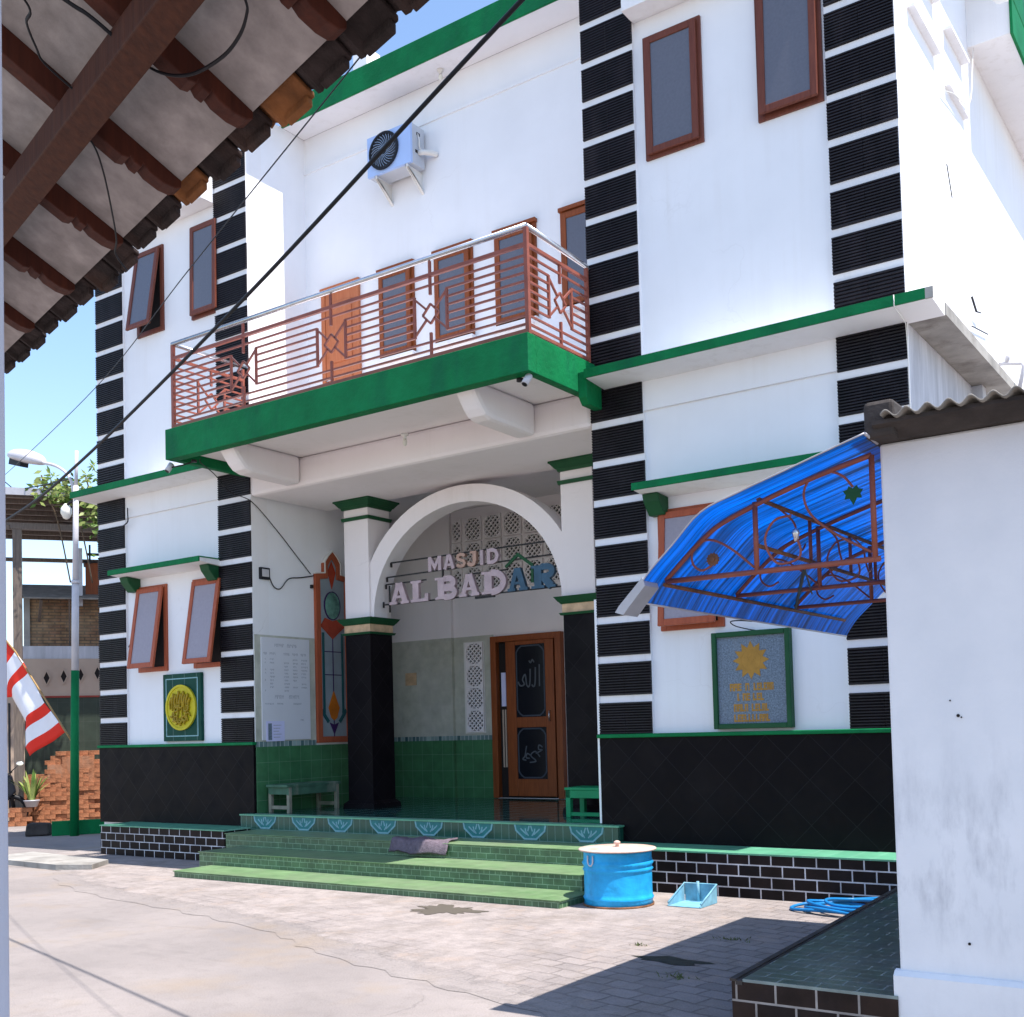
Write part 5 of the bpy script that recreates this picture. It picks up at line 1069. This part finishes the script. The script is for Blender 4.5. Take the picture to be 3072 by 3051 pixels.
for k in range(-12, 38):
    s0 = -1.235 + 0.1785 * k; b = MB(); di = rnd.uniform(-0.012, 0.012); dz = rnd.uniform(-0.003, 0.004); rr = rnd.uniform(-0.03, 0.03)
    cs_ = [(0.0, 0.012), (0.11, 0.010), (0.130, 0.0), (0.150, 0.004), (0.165, 0.022), (0.185, 0.030), (0.205, 0.022)]
    sec = cs_ + [(u, z + 0.013) for u, z in cs_[::-1]]
    nn_ = len(sec); i0, i1 = -0.046 + di, 0.26
    vs = [(s0 + u, i0 + rr * u, z + dz) for u, z in sec] + [(s0 + u, i1, z + dz + 0.012) for u, z in sec]
    b.add(vs, [tuple(range(nn_)), tuple(range(2 * nn_ - 1, nn_ - 1, -1))] + [(j, (j + 1) % nn_, nn_ + (j + 1) % nn_, nn_ + j) for j in range(nn_)])
    b.box(s0 + 0.01, s0 + 0.115, i0 + 0.0, i0 + 0.016, dz - 0.004 - 0.006 * rnd.random(), dz + 0.012)
    remap(b, sl); b.build('roof_tile', ev, 'roof_tile_new' if k in (8, 11) else 'roof_tile', bevel=0.003)
b = MB(); b.box(-3.5, 5.5, 0.2, 2.1, 0.05, 0.07); remap(b, sl); b.build('tile_course', ev, 'roof_tile')
def eave_cable(pts, off, r, label, name='roof_cable'):
    b = MB(); b.tube(spline([(s, i, off) for s, i in pts], 8), r, 6); remap(b, sl)
    rot = Matrix.Rotation(EA, 4, 'Z'); remap(b, lambda p: tuple(rot @ Vector(p) + Vector((4.354, -8.438, 3.1))))
    single(b, name, label, 'cable', b.v[0], 'black', 'cables under the tiled eave')
eave_cable([(-0.02, 0.26), (0.025, 0.20), (0.055, 0.183), (0.12, 0.169), (0.21, 0.167), (0.329, 0.187), (0.402, 0.229), (0.43, 0.29)], -0.09, 0.0032, 'black cable in a wide loop below the eave lining beside the beam')
eave_cable([(0.5, 0.66), (0.547, 0.486), (0.61, 0.464), (0.66, 0.428), (0.688, 0.397), (0.689, 0.30)], -0.09, 0.0032, 'black cable curving down beside the post under the eave')
eave_cable([(0.50, 0.62), (0.444, 0.43), (0.428, 0.389), (0.422, 0.344), (0.423, 0.29)], -0.09, 0.005, 'thick black cable running along under the eave to the beam')
eave_cable([(0.80, 0.29), (0.822, 0.238), (0.891, 0.189), (1.003, 0.129), (1.122, 0.071), (1.195, 0.047), (1.23, 0.0)], -0.09, 0.0028, 'thin cord hanging from the beam to the tile edge under the eave')
pa = math.atan2(0.515, -0.857)
t = thing('post', 'pale lilac white post holding the tiled eave very close by', 'post', (4.92, -9.60, 0), None, pa + 0.25, True)
b = MB(); b.box(-0.04, 0.04, -0.04, 0.04, 0, 3.62); b.build('shaft', t, 'post', bevel=0.006)
b = MB(); b.box(-0.06, 0.06, -0.06, 0.06, 0, 0.12); b.build('foot', t, 'concrete', bevel=0.008)

b = MB(); b.tube(spline([(7.2, -7.15, 5.55), (3.32, -6.14, 4.83), (0.82, -5.49, 4.33), (-2.02, -4.76, 3.86), (-4.1, -4.21, 3.70), (-9.0, -2.95, 3.62), (-16, -1.2, 4.2)], 10), 0.0115, 8)
single(b, 'power_cable', 'thick black power cable crossing the whole picture in front of the mosque', 'cable', (3.32, -6.14, 4.83), 'black', 'cables over the lane')
b = MB(); b.tube(spline([(4.3, -6.95, 4.95), (2.7, -6.3, 4.91), (-0.32, -5.0, 4.95), (-3.51, -3.56, 5.06), (-8.97, -1.29, 5.39), (-14, 0.9, 5.9)], 10), 0.0038, 6)
single(b, 'power_cable', 'thin dark cable crossing above the thick one towards the street lamp', 'cable', (2.7, -6.3, 4.91), 'iron', 'cables over the lane')
b = MB(); b.tube(spline([(-19, 3.6, 8.6), (-16.1, 3.0, 7.1), (-14.2, 2.2, 6.55), (-11.02, 1.2, 6.1)], 10), 0.012, 6)
single(b, 'power_cable', 'black cable coming down to the street lamp pole from beyond the near post', 'cable', (-14.2, 2.2, 6.5), 'black', 'cables over the lane')

# ------------------------------------------------------------------ street lamp and flag
lp = thing('street_lamp', 'tall street lamp with a curved arm, silver above and green below', 'street lamp', (-11.05, 1.183, 0))
b = MB(); b.mat('green'); b.tube([(-11.05, 1.183, 0), (-10.98, 1.183, 2.80)], [0.075, 0.066], 14); b.mat('silver'); b.tube([(-10.98, 1.183, 2.80), (-10.945, 1.183, 4.32)], [0.06, 0.058], 14); b.tube([(-10.945, 1.183, 4.31), (-10.90, 1.183, 5.95)], [0.05, 0.045], 14); b.tube([(-10.945, 1.183, 4.28), (-10.945, 1.183, 4.33)], 0.07, 14); b.tube([(-10.90, 1.183, 5.94), (-10.87, 1.183, 6.55)], 0.03, 10); b.mat('rust'); b.tube([(-10.915, 1.183, 5.72), (-10.912, 1.183, 5.80)], 0.062, 12); b.build('pole', lp)
b = MB(); b.tube(spline([(-10.96, 1.183, 5.70), (-11.0, 1.183, 5.96), (-11.083, 1.183, 6.119), (-11.242, 1.183, 6.264), (-11.526, 1.183, 6.405), (-11.90, 1.183, 6.515)], 6), 0.026, 10); b.build('arm', lp, 'silver')
b = MB(); ang = math.atan2(0.27, -0.97)
for nm, mt, prof_ in (('lamp_head', 'silver', None),):
    b.mat('silver'); n1, n2 = 14, 16; vs = []
    for i in range(n1 + 1):
        th = math.pi * i / n1; 
        for k in range(n2):
            ph = 2 * math.pi * k / n2; x = -0.54 * math.cos(th); r_ = math.sin(th) ** 0.7
            yy = 0.17 * r_ * math.cos(ph); zz = (0.17 if math.sin(ph) > 0 else 0.07) * r_ * math.sin(ph)
            vs.append((x, yy, zz))
    b.add(vs, [(i * n2 + k, i * n2 + (k + 1) % n2, (i + 1) * n2 + (k + 1) % n2, (i + 1) * n2 + k) for i in range(n1) for k in range(n2)], True)
    b.mat('iron'); b.box(-0.42, -0.05, -0.08, 0.08, -0.15, -0.04)
    rot = Matrix.Rotation(math.atan2(0.27, 0.95), 4, 'Y'); remap(b, lambda p: tuple(rot @ Vector((p[0] if True else 0, p[1], p[2])) + Vector((-12.36, 1.183, 6.645))))
    b.build(nm, lp, bevel=0)
b = MB(); b.mat('iron'); b.tube([(-10.93, 1.15, 5.70), (-11.02, 1.12, 5.66), (-11.07, 1.12, 5.62)], 0.02, 8); b.mat('lamp_glass'); b.lathe([(0.03, 0.08), (0.09, 0.0), (0.095, -0.08), (0.05, -0.17), (0.01, -0.19)], (-11.09, 1.12, 5.58), 14); b.build('small_lamp', lp)
fg = thing('flag', 'red and white striped flag hanging from a slanted bamboo stick tied to the street lamp', 'flag', (-11.0, 1.15, 1.5))
b = MB(); b.tube([(-11.05, 1.17, 1.575), (-11.24, 1.165, 1.765), (-12.55, 1.05, 3.215), (-13.5, 0.95, 4.04)], 0.016, 8); b.build('stick', fg, 'bamboo')
st_ = [(-11.24, 1.762), (-11.398, 1.932), (-11.599, 2.129), (-11.761, 2.279), (-12.192, 2.832), (-12.317, 3.011), (-12.551, 3.21), (-13.05, 3.64), (-13.4, 3.95)]
ot_ = [(-12.20, 1.36), (-12.362, 1.515), (-12.40, 1.76), (-12.40, 1.95), (-12.85, 2.42), (-13.05, 2.42), (-13.1, 2.62), (-13.35, 3.05), (-13.7, 3.4)]
cols_ = ['red', 'flag_white', 'red', 'flag_white', 'red', 'flag_white', 'red', 'red']
b = MB()
def fpt(i, v):
    a, c = st_[i], ot_[i]; x = a[0] + (c[0] - a[0]) * v; z = a[1] + (c[1] - a[1]) * v
    bow = 0.02 * math.sin(math.pi * v); yy = 1.16 - 0.02 * i + 0.09 * math.sin(v * 5.5 + i * 0.5) * v
    return (x - bow * 0.55, yy, z + bow * 0.55)
for i in range(8):
    b.mat(cols_[i])
    for k in range(12):
        for h in range(3):
            def ip(v, f):
                p, q = Vector(fpt(i, v)), Vector(fpt(i + 1, v)); return p + (q - p) * f
            v0, v1, f0, f1 = k / 12, (k + 1) / 12, h / 3, (h + 1) / 3
            b.add([ip(v0, f0), ip(v1, f0), ip(v1, f1), ip(v0, f1)], [(0, 1, 2, 3)], True)
o = b.build('cloth', fg); bm = bmesh.new(); bm.from_mesh(o.data); bmesh.ops.remove_doubles(bm, verts=bm.verts, dist=0.0004); bmesh.ops.recalc_face_normals(bm, faces=bm.faces); bm.to_mesh(o.data); bm.free(); sm = o.modifiers.new('thickness', 'SOLIDIFY'); sm.thickness = 0.003; sm.offset = 0

# ------------------------------------------------------------------ across the side lane, far left
BA = math.atan2(0.82, 0.57); BO = (-15.06, 2.9, 0)
def bgw(u, v, z=0): c, s = math.cos(BA), math.sin(BA); return (BO[0] + u * c - v * s, BO[1] + u * s + v * c, z)
def bgthing(name, label, cat, u=0, v=0, group=None): return thing(name, label, cat, bgw(u, v), group, BA, True), (u, v)
def bgpart(b, uv, name, parent, mat=None, bevel=0): remap(b, lambda p: (p[0] - uv[0], p[1] - uv[1], p[2])); return b.build(name, parent, mat, bevel=bevel)
t, uv = bgthing('boundary_wall', 'beige boundary wall with a row of dark diamond holes above dark green tiling', 'wall')
b = MB(); b.mat('beige'); b.box(-2.5, 3.0, 0.0, 0.18, 2.52, 3.30); b.box(-2.5, -0.12, -0.03, 0.15, 0, 2.52); b.mat('tile_dim'); b.box(-0.12, 3.0, 0.0, 0.15, 0, 2.50); b.mat('red_line'); b.box(-0.12, 3.0, -0.02, 0.18, 2.50, 2.535); bgpart(b, uv, 'wall', t)
for k in range(6):
    u, z = 0.30 + 0.325 * k, 2.905 + 0.03 * k; b = MB()
    b.mat('dark'); b.prism([(u - 0.062, z), (u, z - 0.135), (u + 0.062, z), (u, z + 0.135)], 'y', -0.003, 0.0)
    b.mat('beige'); b.ribbon([(u - 0.07, z), (u, z - 0.15), (u + 0.07, z), (u, z + 0.15)], 0.022, -0.03, 0.0, closed=True); bgpart(b, uv, 'diamond_hole', t)
b = MB(); b.box(-0.42, -0.38, -0.04, -0.03, 0.3, 2.4); bgpart(b, uv, 'drain_strip', t, 'moto')
t, uv = bgthing('brick_house', 'old bare brick house with a pale sheet roof behind the beige boundary wall', 'house')
b = MB(); b.mat('brick_old'); b.box(-0.02, 3.0, 0.35, 0.6, 3.3, 4.62); b.mat('concrete'); b.box(-0.14, -0.02, 0.3, 0.6, 3.3, 4.62); bgpart(b, uv, 'wall', t)
b = MB(); b.box(-0.25, 3.0, 0.02, 0.34, 3.30, 3.56); bgpart(b, uv, 'ledge', t, 'grey_wall')
b = MB(); b.prism([(-0.25, 4.50), (-0.25, 4.53), (1.4, 5.0), (1.4, 4.95)], 'x', -0.25, 3.0); bgpart(b, uv, 'roof', t, 'asbestos')
b = MB(); b.bar((0.22, -0.15, 4.5), (0.15, 0.34, 4.1), 0.05); bgpart(b, uv, 'strut', t, 'timber_grey'); b = MB(); b.bar((0.75, -0.15, 4.5), (0.74, 0.34, 3.6), 0.03); bgpart(b, uv, 'strut', t, 'timber_grey')
t, uv = bgthing('carport', 'open tin roofed shelter on timber posts, with vines on its edge, beyond the street lamp', 'shelter')
b = MB(); b.prism([(-1.4, 6.42), (-1.4, 6.45), (2.4, 6.18), (2.4, 6.15)], 'x', -3.0, 3.0); bgpart(b, uv, 'roof', t, 'tin')
for k in range(14):
    pass
b = MB()
for k in range(9): b.box(-3.0, 3.0, -1.3 + 0.42 * k, -1.25 + 0.42 * k, 6.33 - 0.03 * k, 6.41 - 0.03 * k)
b.bar((-0.35, -1.0, 5.8), (0.9, 1.2, 6.3), 0.09); bgpart(b, uv, 'batten', t, 'timber_grey')
b = MB(); b.box(-3.0, 3.0, -1.44, -1.40, 6.36, 6.50); bgpart(b, uv, 'edge_board', t, 'grey_metal')
b = MB(); b.box(-3.0, 3.0, -1.0, -0.9, 5.78, 5.90); b.box(-3, 3, 2.2, 2.3, 5.62, 5.70); bgpart(b, uv, 'beam', t, 'timber_grey')
for u in (-0.175, 2.4):
    b = MB(); b.bar((u, -0.9, 0), (u, -0.9, 5.8), 0.165); bgpart(b, uv, 'post', t, 'timber_grey')
t, uv = bgthing('roof_shed', 'orange brown shed box and grey pipe standing on the old roof beside the striped pilaster', 'shed', 1.2, 0.4)
b = MB(); b.box(1.06, 2.2, 0.2, 0.8, 4.6, 5.32); bgpart(b, uv, 'box', t, 'door')
b = MB(); b.box(1.02, 2.2, 0.15, 0.85, 5.32, 5.36); b.bar((1.1, 0.2, 5.5), (2.2, 0.2, 5.5), 0.05); b.bar((1.15, 0.2, 5.3), (1.15, 0.2, 5.7), 0.04); bgpart(b, uv, 'frame', t, 'iron')
b = MB(); b.bar((0.93, 0.1, 4.4), (0.93, 0.1, 5.6), 0.15); bgpart(b, uv, 'pipe', t, 'grey_metal')

# the brick stack: every brick in view is its own object
brick_me = None
heights = lambda u: 0.34 if u < -0.02 else 1.0 if u < 0.3 else 1.28 if u < 0.5 else 1.42 if u < 0.92 else 1.46 if u < 1.2 else 1.1
rnd = random.Random(33); first = None; nb = 0
BW, BH, BD = 0.20, 0.088, 0.10
for r in range(16):
    z = r * BH
    for c in range(-2, 10):
        u = -0.33 + c * (BW + 0.004) + (0.1 if r % 2 else 0) + 0.2
        if u < -0.4 or u > 1.75 or z + BH > heights(u) + 0.05: continue
        vv = -0.85 + (-0.35 if heights(u) < 0.5 else 0) + rnd.uniform(-0.025, 0.025) + 0.012 * r
        if rnd.random() < 0.06 and r > 3: vv += 0.06
        loc = bgw(u, vv, z); rz = BA + rnd.uniform(-0.09, 0.09)
        if first is None:
            b = MB(); b.box(-BW / 2, BW / 2, -BD / 2, BD / 2, 0.001, BH - 0.003)
            first = b.build('brick', None, 'brick_new', bevel=0.004); o = first
        else:
            o = first.copy(); col.objects.link(o)
        o.location = loc; o.rotation_euler = (0, 0, rz)
        tag(o, 'orange clay brick in the tall stack behind the street lamp', 'brick', 'stacked orange bricks'); nb += 1
b = MB(); b.prism([(-0.1, 0), (-0.1, 0.9), (0.33, 0.9), (0.33, 1.15), (0.6, 1.15), (0.6, 1.3), (1.2, 1.3), (1.2, 0.95), (1.8, 0.95), (1.8, 0)], 'y', -0.78, -0.2)
o = b.build('brick_stack_core', None, 'brick_new'); o.location = bgw(0, 0); o.rotation_euler = (0, 0, BA); tag(o, 'inner mass of the tall orange brick stack, behind its front bricks', 'brick stack')
b = MB(); b.box(-0.2, 0.2, -0.14, 0.14, 0, 0.21)
for i, p in enumerate(b.v): b.v[i] = (p[0] * (1 - 0.12 * (p[2] > 0.1)), p[1] + 0.02 * (i % 3), p[2] + 0.02 * (i % 2))
o = single(b, 'stone_block', 'rough dark grey stone block at the foot of the brick stack', 'stone', (0, 0, 0), 'dark_concrete', bevel=0.03); o.location = (-11.72, 0.95, 0); o.rotation_euler = (0, 0, BA - 0.2)
b = MB(); b.bar((0, 0, 0.12), (1.6, 0, 0.12), 0.14, 0.25)
o = single(b, 'kerb_wall', 'low green painted kerb wall at the foot of the street lamp', 'kerb', (0, 0, 0), 'green', bevel=0.01); o.location = (-11.45, 1.02, 0); o.rotation_euler = (0, 0, math.atan2(1.25, 0.75))
t, uv = bgthing('potted_plant', 'potted plant with pale green sword leaves on the low end of the brick stack', 'plant', 0.06, -1.2)
b = MB(); b.lathe([(0.10, 0.36), (0.14, 0.47), (0.15, 0.47), (0.15, 0.49), (0.12, 0.49)], (0.06, -1.2, 0), 18); bgpart(b, uv, 'pot', t, 'grey_metal')
b = MB(); rnd = random.Random(8)
for k in range(26):
    a = rnd.uniform(0, 6.283); L = rnd.uniform(0.35, 0.66); lean = rnd.uniform(0.12, 0.75); w = rnd.uniform(0.022, 0.036); base = Vector((0.06 + 0.05 * math.cos(a), -1.2 + 0.05 * math.sin(a), 0.48)); pv = None
    b.mat('leaf_pale' if k % 3 else 'leaf'); d = Vector((math.cos(a), math.sin(a), 0)); sd = Vector((-math.sin(a), math.cos(a), 0)); vs = []
    for q_ in range(6):
        f = q_ / 5; p = base + d * (L * lean * f ** 1.4) + Vector((0, 0, L * (f - 0.35 * lean * f * f))); ww = w * (0.6 + 0.8 * f) * (1 - f ** 3) + 0.002
        vs += [p - sd * ww, p + sd * ww]
    b.add(vs, [(2 * i, 2 * i + 1, 2 * i + 3, 2 * i + 2) for i in range(5)], True)
bgpart(b, uv, 'leaves', t)
t, uv = bgthing('motorcycle', 'black motorcycle half hidden behind the potted plant and the near post', 'motorcycle', -0.45, -1.0)
b = MB(); b.tube([(-0.30 + 0.26 * math.cos(R(a)), -1.0, 0.30 + 0.26 * math.sin(R(a))) for a in range(0, 361, 15)], 0.045, 8, False); b.tube([(-1.45 + 0.26 * math.cos(R(a)), -1.0, 0.30 + 0.26 * math.sin(R(a))) for a in range(0, 361, 15)], 0.045, 8, False); bgpart(b, uv, 'wheel', t, 'black')
b = MB(); b.prism([(-1.5, 0.55), (-1.3, 0.78), (-0.75, 0.72), (-0.45, 0.98), (-0.30, 0.98), (-0.22, 0.66), (-0.45, 0.4), (-1.1, 0.35)], 'y', -1.12, -0.88); bgpart(b, uv, 'body', t, 'moto', bevel=0.03)
b = MB(); b.tube([(-0.36, -1.3, 1.0), (-0.30, -1.0, 1.04), (-0.36, -0.7, 1.0)], 0.016, 8); b.tube([(-0.33, -1.2, 1.02), (-0.16, -1.2, 1.18)], 0.009, 6); b.tube([(-0.27, -1.0, 0.3), (-0.36, -1.0, 1.0)], 0.035, 8); bgpart(b, uv, 'handlebar', t, 'iron')
b = MB(); b.lathe([(0.055, -0.012), (0.075, 0.0), (0.06, 0.012)], (0, 0, 0), 14); remap(b, lambda p: (-0.14 + p[0], -1.2 - p[2], 1.2 + p[1] * 0.6)); bgpart(b, uv, 'mirror', t, 'mirror')
t, uv = bgthing('vine', 'leafy green creeper growing over the edge of the tin shelter behind the lamp pole', 'creeper', 0.8, -1.45)
b = MB(); rnd = random.Random(17)
for k in range(520):
    q_ = rnd.random(); u = rnd.gauss(0.72, 0.26) if q_ < 0.6 else rnd.gauss(1.30, 0.16)
    z = rnd.gauss(6.47, 0.13) if q_ < 0.6 else rnd.gauss(6.15, 0.28); v = -1.5 + rnd.gauss(0, 0.16)
    a = rnd.uniform(0, 6.283); L = rnd.uniform(0.09, 0.2); dr = Vector((math.cos(a), math.sin(a) * 0.6, rnd.uniform(-0.9, 0.35))).normalized(); sd = dr.cross(Vector((rnd.uniform(-.3, .3), 1, rnd.uniform(-.3, .3)))).normalized() * L * 0.2; p = Vector((u, v, z))
    b.mat('leaf' if rnd.random() < 0.55 else 'leaf_pale'); b.add([p, p + dr * L * 0.45 + sd, p + dr * L, p + dr * L * 0.45 - sd], [(0, 1, 2, 3)])
for (u, z) in ((1.24, 6.95), (1.12, 6.75), (0.35, 6.68), (0.5, 6.75), (1.3, 5.75), (1.34, 5.95)):
    for k in range(9):
        a = rnd.uniform(0, 6.283); L = rnd.uniform(0.1, 0.2); p = Vector((u + rnd.uniform(-.05, .05), -1.5, z + rnd.uniform(-.05, .05))); dr = Vector((math.cos(a), 0.2, math.sin(a))); sd = Vector((-math.sin(a), 0, math.cos(a))) * L * 0.13
        b.mat('leaf' if k % 2 else 'leaf_pale'); b.add([p, p + dr * L * 0.5 + sd, p + dr * L, p + dr * L * 0.5 - sd], [(0, 1, 2, 3)])
bgpart(b, uv, 'foliage', t)
b = MB()
for u in (0.4, 0.8, 1.2): b.tube(spline([(u + 0.4, -1.3, 4.7), (u + 0.2, -1.45, 5.8), (u, -1.5, 6.4), (u - 0.1, -1.5, 6.75)], 5), 0.014, 6)
bgpart(b, uv, 'stem', t, 'vine_stem')
